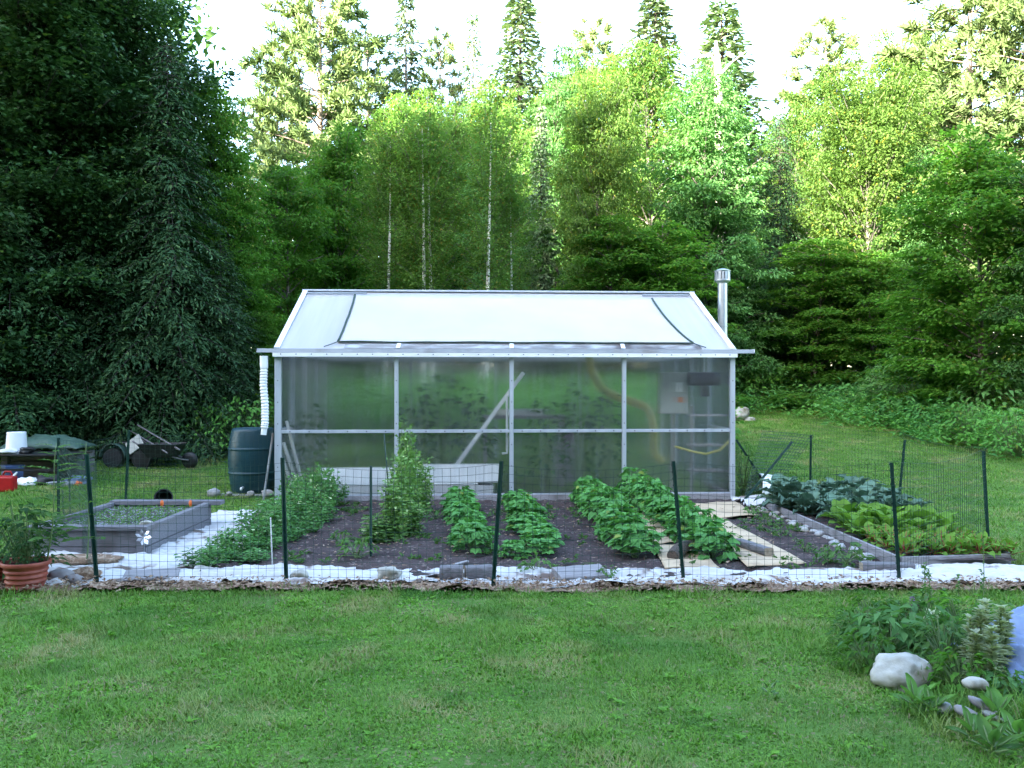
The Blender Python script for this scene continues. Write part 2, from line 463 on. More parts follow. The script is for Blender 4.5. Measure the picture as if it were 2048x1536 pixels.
# leaf templates: u along the leaf, w across, h off its plane
TPL = {
    'diamond': ([(0, 0, 0), (.42, .5, .10), (1, 0, -.06), (.42, -.5, .10)], [(0, 3, 2, 1)]),
    'fold': ([(0, 0, 0), (.38, .5, .14), (1, 0, -.12), (.38, -.5, .14), (.45, 0, 0)], [(0, 4, 1), (4, 2, 1), (0, 3, 4), (3, 2, 4)]),
    'heart': ([(0, 0, 0), (.06, .30, .05), (.30, .5, .09), (.65, .33, .03), (1, 0, -.16), (.65, -.33, .03), (.30, -.5, .09), (.06, -.30, .05), (.35, 0, -.02)],
              [(0, 8, 2, 1), (8, 4, 3, 2), (8, 6, 5, 4), (0, 7, 6, 8)]),
    'maple': ([(0, 0, 0), (.15, .46, .03), (.42, .26, .06), (.62, .46, -.02), (.68, .2, .02), (1, 0, -.1), (.68, -.2, .02), (.62, -.46, -.02), (.42, -.26, .06), (.15, -.46, .03)],
              [(0, 8, 5, 2), (0, 2, 1), (2, 4, 3), (2, 5, 4), (0, 9, 8), (8, 7, 6), (8, 6, 5)]),
    'blade': ([(0, -.5, 0), (0, .5, 0), (.55, .38, .07), (.55, -.38, .07), (1, 0, -.05)], [(0, 3, 2, 1), (3, 4, 2)]),
    'needle': ([(0, -.5, 0), (0, .5, 0), (1, .15, -.05), (1, -.15, -.05)], [(0, 3, 2, 1)]),
}


def _gridtpl(nu, nv, outline, fn):
    vs = []; fs = []
    for j in range(nu + 1):
        u = j / nu
        for i in range(nv + 1):
            w = (i / nv - .5)
            vs.append((fn(u, w)[0], w * outline(u), fn(u, w)[1]))
    for j in range(nu):
        for i in range(nv):
            a = j * (nv + 1) + i; fs.append((a, a + 1, a + nv + 2, a + nv + 1))
    return vs, fs


def _out(u): return .12 + .95 * math.sin(PI * min(1, max(0, (u - .18) / .80)) ** .75) ** .8 if u > .18 else .12


TPL['kale'] = _gridtpl(9, 6, _out, lambda u, w: (u - .22 * u * u * u, -.38 * u * u * u + .20 * abs(w) + (.07 * math.sin(u * 25 + w * 9) * abs(w) * 2.2 if u > .25 else 0)))
TPL['chard'] = _gridtpl(7, 4, _out, lambda u, w: (u - .18 * u * u * u, -.34 * u * u * u + .14 * abs(w) + (.05 * math.sin(u * 17 + w * 6) if u > .3 else 0)))
TPL['broad'] = _gridtpl(6, 6, lambda u: .08 + .95 * math.sin(PI * u ** .8) ** .75 if 0 < u < 1 else .08,
                        lambda u, w: (u, -.22 * u * u + .18 * abs(w) - .04 * abs(math.sin(w * 12))))


def unit(a): return a / np.maximum(1e-9, np.linalg.norm(a, axis=-1, keepdims=True))


class LB:
    """collects foliage: many leaf-shaped faces, and stems"""
    def __init__(s): s.V = []; s.L = []; s.T = []; s.MI = []; s.n = 0

    def add(s, tpl, C, D, Nn, L, W, mi=0):
        C = np.asarray(C, float).reshape(-1, 3); n = len(C)
        if n == 0: return s
        D = unit(np.broadcast_to(np.asarray(D, float), (n, 3)))
        Nn = np.broadcast_to(np.asarray(Nn, float), (n, 3))
        S_ = unit(np.cross(D, Nn) + 1e-6); Nn = np.cross(S_, D)
        L = np.broadcast_to(np.asarray(L, float), (n,))[:, None, None]; W = np.broadcast_to(np.asarray(W, float), (n,))[:, None, None]
        tv, tf = TPL[tpl]; tv = np.array(tv, float); k = len(tv)
        V = C[:, None, :] + D[:, None, :] * tv[None, :, 0:1] * L + S_[:, None, :] * tv[None, :, 1:2] * W + Nn[:, None, :] * tv[None, :, 2:3] * L
        fl = np.array([i for f in tf for i in f]); ft = np.array([len(f) for f in tf])
        s.V.append(V.reshape(-1, 3)); s.L.append((fl[None, :] + (np.arange(n) * k)[:, None] + s.n).ravel())
        s.T.append(np.tile(ft, n)); s.MI.append(np.full(n * len(tf), mi)); s.n += n * k
        return s

    def mb(s, mb, mi=0):
        s.V.append(np.array([tuple(v) for v in mb.v])); s.L.append(np.array([i + s.n for f in mb.f for i in f]))
        s.T.append(np.array([len(f) for f in mb.f])); s.MI.append(np.full(len(mb.f), mi)); s.n += len(mb.v)
        return s

    def build(s, name, mats, parent=None, smooth=False):
        if not isinstance(mats, (list, tuple)): mats = [mats]
        me = np_mesh(name, np.concatenate(s.V), np.concatenate(s.L), np.concatenate(s.T), mats, np.concatenate(s.MI), smooth)
        return link(name, me, parent)


def rdir(n, up=0.0):
    v = rng.normal(size=(n, 3)); v[:, 2] += up
    return unit(v)


def U(a, b, n=None): return rng.uniform(a, b, n)


# ------------------------------------------------------------------ ground
def build_ground():
    xs = np.unique(np.concatenate([np.linspace(-400, -40, 19), np.linspace(-40, 40, 161), np.linspace(40, 400, 19)]))
    ys = np.unique(np.concatenate([np.linspace(-120, 0, 25), np.linspace(0, 40, 161), np.linspace(40, 500, 40)]))
    X, Y = np.meshgrid(xs, ys)
    Z = terr_np(X, Y) + np.where((Y > 13) | (Y < 7), .05 * (fbm(X, Y, 2.2) - .5), 0)
    V = np.stack([X, Y, Z], -1).reshape(-1, 3); nx, ny = len(xs), len(ys)
    i, j = np.meshgrid(np.arange(nx - 1), np.arange(ny - 1)); a = (j * nx + i).ravel()
    L = np.stack([a, a + 1, a + nx + 1, a + nx], 1).ravel()
    o = link('ground', np_mesh('ground', V, L, np.full(len(a), 4), [M['ground']], smooth=True)); tag(o, kind='structure')


build_ground()


def sheet(name, x0, x1, y0, y1, step, hfn, keep, mats, label=None, cat=None, kind=None, smooth=True):
    nx = int((x1 - x0) / step) + 1; ny = int((y1 - y0) / step) + 1
    X, Y = np.meshgrid(np.linspace(x0, x1, nx), np.linspace(y0, y1, ny)); Z = hfn(X, Y)
    k = keep(X, Y)
    i, j = np.meshgrid(np.arange(nx - 1), np.arange(ny - 1))
    ok = (k[:-1, :-1] & k[1:, :-1] & k[:-1, 1:] & k[1:, 1:])
    a = (j * nx + i)[ok]
    V = np.stack([X, Y, Z], -1).reshape(-1, 3); L = np.stack([a, a + 1, a + nx + 1, a + nx], 1)
    used = np.unique(L); mp = np.zeros(len(V), np.int32); mp[used] = np.arange(len(used))
    o = link(name, np_mesh(name, V[used], mp[L].ravel(), np.full(len(a), 4), mats, smooth=smooth))
    return tag(o, label, cat, kind=kind)


def soil_h(X, Y):
    ridge = 0.02 * np.sin(X * 6.0)
    return .030 + .050 * (fbm(X, Y, .5) - .5) + .06 * (fbm(X, Y, .10) - .5) + ridge * .5 + np.where(Y < 7.9, .07 * (fbm(X + 40, Y * 1.5, .3) - .46), 0)


sheet('garden_soil', -3.0, 3.55, 7.38, 12.6, .035, soil_h, lambda X, Y: (X > -2.95 - .12 * fbm(X, Y, .5)) & (Y > 7.42), [M['soil']], kind='structure', smooth=False)
sheet('mulch_strip', -5.2, 5.6, 6.80, 7.48, .025, lambda X, Y: .022 + .14 * (fbm(X * .7, Y * 1.4, .22) - .36) * np.clip((7.38 - Y) / .3, .0, 1) + .03 * (fbm(X, Y, .06) - .5),
      lambda X, Y: (Y > 6.99 + .18 * (fbm(X, Y, .8) - .5) + .05 * fbm(X, Y, .15)), [M['mulch']], kind='structure')


# white weed cloth: one long sheet in front, one round the seed bed, one scrap by the greenhouse corner
def wrinkle(X, Y):
    a = fbm(X * .6, Y * 2.0, .35); b = np.abs(fbm(X, Y * 1.5, .22) - .5)
    c = np.abs(fbm(X * .5 + Y * .8, Y - X * .3, .30, 2) - .5)
    f = np.abs(fbm(X * .45 + 3, Y * 2.6, .32, 2) - .5)
    return .056 + .06 * (a - .5) + .17 * (.10 - f) + .03 * (.14 - b) + .10 * np.maximum(0, .07 - c) * 8 * .14 + .045 * (fbm(X, Y * 1.3, .08) - .5)


sheet('weed_cloth', -2.75, 5.4, 7.08, 7.95, .018, lambda X, Y: np.maximum(.02, wrinkle(X, Y)),
      lambda X, Y: (Y > 7.18 + .16 * (fbm(X, Y, .7) - .5) + .08 * (fbm(X, Y, .12) - .5)) & (Y < 7.70 + .16 * (fbm(X + 5, Y, .9) - .5) + np.where(X > 3.1, .28, 0)),
      [M['cloth']], 'white weed cloth wrinkled along the front edge of the vegetable garden', 'weed cloth')
sheet('weed_cloth', -4.85, -2.55, 7.10, 11.4, .02, lambda X, Y: np.maximum(.015, wrinkle(X, Y + 3) * .95),
      lambda X, Y: ((Y > 7.17 + .2 * (fbm(X, Y, .7) - .5)) & (X < -2.60 - .1 * fbm(X, Y, .4)) & ((Y < 8.5) | (X > -3.7)) & (X > -4.75 + .3 * fbm(X, Y, .6)) & (Y < 11.0 + .5 * fbm(X, Y, .5))), [M['cloth']], 'white weed cloth spread around the grey raised bed on the left', 'weed cloth')
sheet('weed_cloth', 3.05, 3.75, 11.3, 12.6, .02, lambda X, Y: wrinkle(X, Y) + .02,
      lambda X, Y: (X > 3.02 + .15 * fbm(X, Y, .3)) & (Y < 12.5) & (Y > 11.55 + .2 * fbm(X, Y, .4)), [M['cloth']], 'scrap of white weed cloth at the right corner of the greenhouse', 'weed cloth')

# ------------------------------------------------------------------ greenhouse
GA = math.radians(3.3); GW = 6.49; GD = 4.6; EZ = 2.13; RZ = 3.17
GC = Vector((-.054, 12.5, 0))
gh = empty('greenhouse', GC, 'translucent greenhouse with white sheeted roof behind the vegetable rows', 'greenhouse', rz=GA)
GR = Matrix.Translation(GC) @ Matrix.Rotation(GA, 4, 'Z'); GI = GR.inverted()
hw = GW / 2


def loc_plane(px, py, p0, n):
    """greenhouse-local point where the sight line through a photo pixel meets a local plane"""
    o = GI @ Vector((0, 0, H)); d = (GI.to_3x3() @ Vector(((px - CX) / F, 1, -(py - CY) / F)))
    p0 = Vector(p0); n = Vector(n); t = (p0 - o).dot(n) / d.dot(n); return o + d * t


def gl(px, py, depth):     # local point on the plane y = depth inside the greenhouse
    return loc_plane(px, py, (0, depth, 0), (0, 1, 0))


postx = [-hw + .045] + [gl(p, 850, 0).x for p in (793, 1023, 1248)] + [hw - .035]
for i, x in enumerate(postx):
    w = .09 if i == 0 else (.07 if i == 4 else .056)
    b = MB().box((x - w / 2, -.03, .0), (x + w / 2, .05, 2.035))
    for z in np.arange(.2, 2.0, .3): b.box((x - .007, -.035, z), (x + .007, -.0295, z + .014), 1)
    b.build('post', [M['alu'], M['screw']], gh, bevel=.004)
MB().box((-hw + .02, -.012, .10), (hw - .02, .04, .115)).build('base_rail', M['alu'], gh)
MB().box((-hw + .005, -.022, .0), (hw - .005, .05, .099)).build('sill', M['woody'], gh, bevel=.005)
for i in range(4):         # mid rails, butted between the posts
    x0, x1 = postx[i] + .03 + (.016 if i == 0 else 0), postx[i + 1] - .03 - (.006 if i == 3 else 0)
    b = MB().box((x0, -.020, .975), (x1, .03, 1.02))
    for x in np.linspace(x0 + .12, x1 - .12, 6): b.box((x - .009, -.026, .99), (x + .009, -.0195, 1.006), 1)
    b.build('mid_rail', [M['alu'], M['screw']], gh, bevel=.003)
    for z0, z1 in ((.116, .972), (1.023, 2.03)):
        MB().box((x0 - .002, .004, z0), (x1 + .002, .010, z1)).build('glazing_panel', M['poly'], gh)
b = MB().box((-hw - .012, -.105, 2.037), (hw + .012, .045, 2.092))
for x in np.linspace(-hw + .1, hw - .1, 31): b.box((x - .008, -.111, 2.066), (x + .008, -.1045, 2.080), 1)
b.build('top_rail', [M['whitetrim'], M['screw']], gh, bevel=.005)
# gutter: a channel across the whole front, sticking out on both sides
xl, xr = gl(514, 703, -.06).x, gl(1507, 704, -.06).x
b = MB(); prof = [(-.055, 2.150), (-.060, 2.150), (-.075, 2.096), (.030, 2.096), (.036, 2.150), (.031, 2.150), (.024, 2.101), (-.068, 2.101)]
for x in (xl, xr):
    for y, z in prof: b.v.append(Vector((x, y - .03, z)))
for k in range(8): b.face((k, (k + 1) % 8, 8 + (k + 1) % 8, 8 + k))
b.face(range(8)); b.face(reversed(range(8, 16)))
b.build('gutter', M['gutter'], gh)
MB().box((xl - .004, -.1, 2.1), (xl + .004, .01, 2.155)).build('gutter_end', M['darkmetal'], gh)
MB().box((xr - .004, -.1, 2.1), (xr + .004, .01, 2.155)).build('gutter_end', M['whitetrim'], gh)
# side and back walls
for sx in (-1, 1):
    x = sx * (hw - .012)
    MB().box((x - .004, .06, .1), (x + .004, GD - .05, 2.08)).build('side_panel', M['polyside'], gh)
    for y in (1.25, 2.30, 3.4, GD - .06):
        MB().box((x - .03, y - .025, 0), (x + .03, y + .025, 2.085)).build('post', M['alu'], gh)
    MB().box((x - .028, .055, .98), (x + .028, 1.22, 1.02)).build('mid_rail', M['alu'], gh)
    MB().box((x - .025, .055, .0), (x + .025, GD - .09, .098)).build('sill', M['woody'], gh)
    b = MB(); ym = 2.3
    for dx in (-.004, .004):
        for y, z in ((.05, 2.10), (GD - .05, 2.10), (ym, RZ - .05)): b.v.append(Vector((x + dx, y, z)))
    b.face((0, 1, 2)); b.face((5, 4, 3)); b.face((0, 3, 4, 1)); b.face((1, 4, 5, 2)); b.face((2, 5, 3, 0))
    b.build('gable_panel', M['polyside'], gh)
MB().box((-hw + .03, GD - .010, .1), (hw - .03, GD - .002, 2.08)).build('back_panel', M['polyside'], gh)
for x in (-1.62, 0, 1.62):
    MB().box((x - .028, GD - .07, 0), (x + .028, GD - .012, 2.085)).build('post', M['alu'], gh)
MB().box((-hw + .05, GD - .06, 2.09), (hw - .05, GD, 2.14)).build('top_rail', M['alu'], gh)
MB().box((-hw + .06, .06, .012), (hw - .06, GD - .1, .03)).build('floor', M['gravel'], gh)
# roof
slope = Vector((0, 2.3, RZ - EZ)).normalized(); rn = Vector((0, -slope.z, slope.y))
E0 = Vector((0, -.02, EZ + .022))


def rp(px, py, off=0.0): return loc_plane(px, py, E0 + rn * off, rn)


def rpt(x, s, off=0.0): return Vector((x, E0.y, E0.z)) + slope * s + rn * off


SL = 2.3 / slope.y
rx0, rx1 = -hw - .0, hw + .0
for (a, c, nm) in ((E0.y, 2.3, 'roof_panel'), (GD + .02, 2.3, 'roof_panel')):
    b = MB()
    y0, y1 = a, c
    for x in (rx0, rx1):
        for dz in (-.012, 0):
            b.v.append(Vector((x, y0, EZ + .018 + dz))); b.v.append(Vector((x, y1, RZ + .013 + dz)))
    b.f = [(0, 1, 3, 2), (4, 6, 7, 5), (2, 3, 7, 6), (0, 4, 5, 1), (0, 2, 6, 4), (1, 5, 7, 3)]; b.m = [0] * 6
    b.build(nm, M['roofpane'], gh)
for x in (rx0 + .03, rx1 - .03):
    MB().bar(rpt(x, .0, .012), rpt(x, SL - .03, .012), .075, .022, up=rn).build('roof_trim', M['whitetrim'], gh, bevel=.003)
MB().bar(rpt(rx0 - .012, 0, -.035), rpt(rx0 - .012, SL, -.035), .022, .075, up=rn).build('gable_trim', M['darkmetal'], gh)
MB().bar(rpt(rx1 + .012, 0, -.035), rpt(rx1 + .012, SL, -.035), .022, .075, up=rn).build('gable_trim', M['whitetrim'], gh)
MB().box((rx0 - .02, 2.24, RZ + .016), (rx1 + .02, 2.37, RZ + .046)).build('ridge_cap', M['alu'], gh, bevel=.006)
MB().bar(rpt(rx0 + .07, SL - .14, .012), rpt(-2.2, SL - .14, .012), .03, .016, up=rn).build('roof_vent_bar', M['gutter'], gh)
MB().bar(rpt(2.35, SL - .14, .012), rpt(rx1 - .1, SL - .14, .012), .03, .016, up=rn).build('roof_vent_bar', M['gutter'], gh)
# dirty strip of roof showing under the sheet
a, c = rp(690, 690).x, rp(1400, 692).x
b = MB().grid(lambda u, v: rpt(a + (c - a) * u, .01 + .17 * v, .004), 60, 2); b.build('eave_strip', M['roofdirt'], gh)
for px in (797, 1022, 1243):
    x = rp(px, 690).x; MB().bar(rpt(x, .0, .012), rpt(x + .01, .17, .012), .055, .014, up=rn).build('eave_clip', M['whitetrim'], gh, bevel=.003)
# chimney
cx, cy = loc_plane(1445, 600, (0, 2.0, 0), (0, 1, 0)).x, 2.0
b = MB().lathe([(.078, .6), (.078, 3.36)], 24, 0, (cx, cy, 0))
for z in (.9, 1.8, 2.62): b.lathe([(.0785, z - .016), (.083, z - .012), (.083, z + .012), (.0785, z + .016)], 24, 0, (cx, cy, 0), False, False)
ch = b.build('chimney', M['galv'], gh, smooth=True, auto=.6)
b = MB()
b.lathe([(.084, 3.33), (.13, 3.37), (.13, 3.385), (.084, 3.40)], 24, 0, (cx, cy, 0))
for k in range(14):
    an = 2 * PI * k / 14; b.box((-.022, -.004, 3.375), (.022, .004, 3.53), 0, Matrix.Translation((cx + .122 * math.cos(an), cy + .122 * math.sin(an), 0)) @ Matrix.Rotation(an + PI / 2, 4, 'Z'))
b.lathe([(.075, 3.38), (.075, 3.52)], 16, 1, (cx, cy, 0))
b.lathe([(.135, 3.525), (.137, 3.54), (.05, 3.57), (.01, 3.575)], 24, 0, (cx, cy, 0))
b.build('chimney_cap', [M['galv'], M['darkmetal']], ch, smooth=True, auto=.5)
MB().box((cx - .32, cy - .02, 1.68), (cx - .07, cy + .02, 1.71)).build('chimney_bracket', M['galv'], gh)
# downspout on the gutter's left end
dp = [loc_plane(px, py, (0, -.06, 0), (0, 1, 0)) for px, py in ((528, 712), (528, 735), (527, 770), (530, 810), (530, 845), (527, 862))]
dp[-1].z -= .06
pts = []; rad = []
for i in range(len(dp) - 1):
    for k in range(24):
        t = k / 24; p = dp[i].lerp(dp[i + 1], t); pts.append(p)
        rad.append(.056 if i == 0 else (.040 if i == 4 and k > 10 else (.055 if (k % 4) in (0, 1) else .045)))
MB().tube(pts, rad, 16).build('downspout', M['whiteplastic'], gh, smooth=True, auto=.9)

# white sheet tied over the roof
tl, tr = rp(710, 589, .03), rp(1304, 597, .03); bl, br = rp(676, 683, .03), rp(1386, 686, .03)
lm, rm = rp(697, 634, .03), rp(1336, 641, .03)


def quadb(a, m, c, t):     # curve through a, m, c
    k = m * 2 - (a + c) * .5; return a * (1 - t) ** 2 + k * 2 * t * (1 - t) + c * t * t


def shp(u, v):
    L_ = quadb(bl, lm, tl, v); R_ = quadb(br, rm, tr, v); p = L_.lerp(R_, u)
    w = .010 * math.sin(u * 17 + v * 4) * math.sin(v * PI) + .012 * mnoise.noise(Vector((u * 9, v * 4, 0)))
    return p + rn * (w - .004)


sh = empty('roof_sheet', GC, 'white sheet with dark green edging tied over the greenhouse roof', 'roof sheet', rz=GA)
MB().grid(shp, 90, 16).build('cloth', M['sheet'], sh, smooth=True, solid=.004)
b = MB()
b.tube([shp(0, v) + rn * .004 for v in np.linspace(0, 1, 17)], .017, 6)
b.tube([shp(1, v) + rn * .004 for v in np.linspace(0, 1, 17)], .017, 6)
b.tube([shp(u, 0) + rn * .002 for u in np.linspace(0, 1, 60)], .010, 6)
b.build('edging', M['greentrim'], sh, smooth=True)
for a, c in ((bl, rp(648, 693, .02)), (br, rp(1412, 695, .02))):
    MB().tube([a, a.lerp(c, .5) - rn * .004, c], .007, 6).build('tie_cord', M['greentrim'], sh)

# ---- what stands inside the greenhouse (each a thing of its own)
def inside(name, label, cat, px, py, depth, group=None):
    p = GR @ loc_plane(px, py, (0, depth, 0), (0, 1, 0))
    return empty(name, (p.x, p.y, .03), label, cat, group, rz=GA)


p0, p1 = gl(640, 1000, .35), gl(985, 1000, .35)
q = GR @ Vector(((p0.x + p1.x) / 2, .32, .03)); L_ = (p1.x - p0.x)
t = empty('planter_trough', q, 'long low off-white planter trough inside the greenhouse at lower left', 'planter', rz=GA)
b = MB().box((-L_ / 2, -.22, 0), (L_ / 2, -.20, .19)).box((-L_ / 2, .20, 0), (L_ / 2, .22, .19)).box((-L_ / 2, -.199, 0), (-L_ / 2 + .02, .199, .19)).box((L_ / 2 - .02, -.199, 0), (L_ / 2, .199, .19))
b.build('trough_wall', M['offwhite'], t, bevel=.004)
MB().box((-L_ / 2 + .021, -.198, .0), (L_ / 2 - .021, .198, .15)).build('soil', M['gravel'], t)
for (a, c, z, nm) in ((640, 955, .21, 'white foam board lying along the left of the trough rim'), (845, 1000, .235, 'shorter white foam board on the right end of the trough')):
    x0, x1 = gl(a, 960, .3).x, gl(c, 960, .3).x
    o = MB().box((0, (.012 if z > .22 else 0), 0), (x1 - x0, .38, .022)).build('foam_board', M['whiteplastic'], bevel=.004)
    o.location = GR @ Vector((x0, .11, z + .015)); o.rotation_euler = (math.radians(38 if z > .22 else 34), 0, GA)
    tag(o, nm, 'foam board')
a, c = gl(906, 940, .5), gl(1047, 745, .16)
o = MB().bar(GR @ a, GR @ c, .03, .055).build('white_pole', M['pvc'], bevel=.006); tag(o, 'long white pole leaning diagonally inside the greenhouse centre', 'pole')
pt = [gl(*k, .12) for k in ((1019, 791), (1014, 791), (1014, 800), (1014, 860), (1014, 898), (1014, 906), (1004, 907))]
o = MB().tube([GR @ k for k in pt], .017, 10).build('water_pipe', M['pvc'], smooth=True); tag(o, 'thin white elbow pipe hanging by the middle post inside the greenhouse', 'pipe')
for i, (a, c, lab) in enumerate((((573, 842), (612, 995), 'tallest wooden stake leaning inside the left end of the greenhouse'), ((567, 885), (602, 995), 'middle wooden stake leaning inside the left end of the greenhouse'),
                                 ((566, 920), (592, 995), 'shortest wooden stake leaning inside the left end of the greenhouse'))):
    A, B_ = GR @ gl(*a, .06 + .02 * i), GR @ gl(*c, .28 + .02 * i); B_.z = .04
    o = MB().bar(B_, A, .04, .03).build('wooden_stake', M['offwhite'], bevel=.003); tag(o, lab, 'stake', 'stakes inside the greenhouse')
hp = [gl(*k, 1.5) for k in ((1178, 712), (1184, 745), (1200, 775), (1228, 792), (1262, 803), (1295, 815), (1308, 850), (1306, 905), (1330, 930))]
hs = []
for i in range(len(hp) - 1):
    for k in range(5): hs.append(GR @ hp[i].lerp(hp[i + 1], k / 5))
for _ in range(3): hs = [hs[0]] + [(hs[i - 1] + hs[i] * 2 + hs[i + 1]) / 4 for i in range(1, len(hs) - 1)] + [hs[-1]]
o = MB().tube(hs, .065, 10).build('air_duct', M['yellow'], smooth=True); tag(o, 'wide yellow hose looping down inside the right of the greenhouse', 'hose')
hs = [GR @ gl(*k, .16) for k in ((1350, 893), (1385, 903), (1412, 908), (1440, 900), (1462, 878))]
o = MB().tube(hs, .017, 8).build('garden_hose', M['yellow'], smooth=True); tag(o, 'thin pale hose sagging inside the lower right greenhouse panel', 'hose')
# control box, heater, shelf at the right end
t = inside('control_box', 'beige control box with white note and orange sticker inside the greenhouse right end', 'control box', 1345, 827, .8)
z0, z1 = gl(1345, 827, .8).z, gl(1345, 745, .8).z; w = gl(1373, 790, .8).x - gl(1317, 790, .8).x
MB().box((-w / 2, -.1, z0 - .03), (w / 2, .1, z1 - .03)).build('box_body', M['greybox'], t, bevel=.01)
MB().box((.02, -.106, z0 + .30), (.13, -.101, z0 + .44)).build('note', M['paper'], t)
MB().box((.06, -.106, z0 + .14), (.13, -.101, z0 + .22)).build('sticker', M['orange'], t)
MB().box((-.03, -.04, 0), (.03, .04, z0 - .032)).build('stand', M['wood'], t)
t = inside('fan_heater', 'dark cylinder heater hung at the top right inside the greenhouse', 'heater', 1408, 758, .5)
zc = gl(1408, 758, .5).z - .03
b = MB(); b.tube([(-.25, 0, zc), (-.24, 0, zc), (.22, 0, zc), (.24, 0, zc)], [.07, .1, .1, .08], 20); b.build('heater_body', M['darkmetal'], t, smooth=True, auto=.7)
MB().box((-.05, -.05, zc - .26), (.07, .05, zc - .1)).build('motor', M['black'], t, bevel=.01)
MB().tube([(0, 0, zc + .1), (0, 0, zc + .35)], .01, 6).build('hanger', M['galv'], t)
t = inside('shelf', 'wooden wall shelf rack inside the right end of the greenhouse', 'shelf', 1415, 905, .65)
for z in (.32, .70, 1.15): MB().box((-.3, -.12, z), (.3, .12, z + .025)).build('shelf_board', M['wood'], t)
for x in (-.28, .28): MB().box((x - .02, -.145, 0), (x + .02, -.121, 1.3)).build('shelf_post', M['wood'], t)
t = inside('seed_tray', 'long white tray on a bench behind the middle greenhouse panel', 'tray', 1040, 825, 1.5)
z = gl(1040, 830, 1.5).z
b = MB().lathe([(.10, 0), (.13, .09), (.12, .09), (.095, .01)], 24); [setattr(v, 'x', v.x * 3.4) for v in b.v]
o = b.build('tray_body', M['whiteplastic'], t, smooth=True, auto=.6); o.location.z = z - .03
MB().box((-.6, -.25, z - .08), (.7, .25, z - .035)).build('bench_top', M['wood'], t)
for x in (-.55, .65): MB().box((x - .03, -.2, 0), (x + .03, .2, z - .082)).build('bench_leg', M['wood'], t)
t = inside('storage_tub', 'purple tub among the plants behind the third greenhouse panel', 'tub', 1130, 890, 1.9)
z = gl(1130, 893, 1.9).z
MB().lathe([(.12, z - .03), (.15, z + .2), (.16, z + .2), (.16, z + .22), (.14, z + .22)], 20).build('tub_body', M['purple'], t, smooth=True, auto=.6)
MB().box((-.15, -.15, 0), (.15, .15, z - .035)).build('stand', M['wood'], t)


# ------------------------------------------------------------------ plants in rows
def dome_plant(name, leaf, matl, n, h, r, L, W, seed, lean=.5, stemm='stem', tri=False, leafname='foliage'):
    global rng
    rng = np.random.default_rng(seed)
    root = empty(name, (0, 0, 0), 'x', 'plant')
    lb = LB(); mb = MB()
    az = U(0, 2 * PI, n); t = U(.0, 1, n) ** .8
    hh = h * (.18 + .82 * t) * U(.85, 1.08, n); rr = r * np.sqrt(np.maximum(.05, 1 - (t * .93) ** 2.2)) * U(.45, 1.05, n)
    C = np.stack([rr * np.cos(az), rr * np.sin(az), hh], 1)
    outd = np.stack([np.cos(az), np.sin(az), U(-.75, .12, n)], 1) + rng.normal(0, .35, (n, 3))
    Nn = np.stack([np.cos(az) * lean, np.sin(az) * lean, np.ones(n)], 1) + rng.normal(0, .3, (n, 3))
    if tri:
        for da in (-1.0, 0, 1.0):
            c, s_ = math.cos(da), math.sin(da)
            D = np.stack([outd[:, 0] * c - outd[:, 1] * s_, outd[:, 0] * s_ + outd[:, 1] * c, outd[:, 2] - .1 * abs(da)], 1)
            lb.add(leaf, C, D, Nn, L * U(.75, 1.12, n), W * U(.8, 1.1, n))
    else:
        lb.add(leaf, C, outd, Nn, L * U(.7, 1.15, n), W * U(.75, 1.1, n))
    for k in range(0, n, 3):
        b_ = Vector((U(-.02, .02), U(-.02, .02), 0)); c_ = Vector(C[k]); mb.tube([b_, b_.lerp(c_, .5) + Vector((0, 0, .05 * h)), c_], .0035, 4, cap=False)
    lb.build(leafname, matl, root); mb.build('stem', M[stemm], root)
    return root


def place_row(protos, pts, hscale, label, group, cat, jit=.05, ends=None, rs=1.0):
    first = set()
    for i, (x, y) in enumerate(pts):
        k = random.randrange(len(protos)); pr = protos[k]
        s = hscale(i / max(1, len(pts) - 1)) * random.uniform(.78, 1.16)
        lab = label
        if ends and i == 0: lab = ends[0]
        if ends and i == len(pts) - 1: lab = ends[1]
        r = random.uniform(.92, 1.12) * rs
        copy_tree(pr, (x + random.uniform(-jit, jit), y + random.uniform(-jit, jit), .02), random.uniform(0, 6.28), (r, r, s), lab, group, cat)


def remove(protos):
    for p in protos:
        for c in list(p.children): bpy.data.objects.remove(c)
        bpy.data.objects.remove(p)


beans = [dome_plant('bean_plant', 'heart', M['bean'], 62, .36, .22, .090, .074, 20 + k, tri=True) for k in range(3)]
rows = [((-.40, 8.62), (-.66, 11.4), 'first', .82), ((.30, 8.55), (.04, 11.5), 'second', .82), ((1.17, 8.35), (1.02, 12.1), 'third', 1.08), ((1.90, 8.25), (1.66, 12.1), 'rightmost', 1.08)]
for (a, c, nm, sc) in rows:
    n = 9 if sc < 1 else 11
    pts = [(a[0] + (c[0] - a[0]) * k / (n - 1), a[1] + (c[1] - a[1]) * k / (n - 1)) for k in range(n)]
    place_row(beans, pts, lambda t, s=sc: s * (.85 + .25 * t), f'bush bean plant in the middle of the {nm} bean row from the left' if nm != 'rightmost' else 'bush bean plant in the middle of the rightmost bean row',
              f'bean plants in the {nm} bean row', 'bean plant',
              ends=(f'front-most bush bean plant of the {nm} bean row' + (' from the left' if nm != 'rightmost' else ''), f'rear-most bush bean plant of the {nm} bean row, nearest the greenhouse'), rs=.92 if sc < 1 else 1.02)
copy_tree(beans[1], (.02, 8.35, .02), 1.2, (.7, .7, .45), 'small low bean seedling in front of the second bean row', None, 'bean plant')
remove(beans)


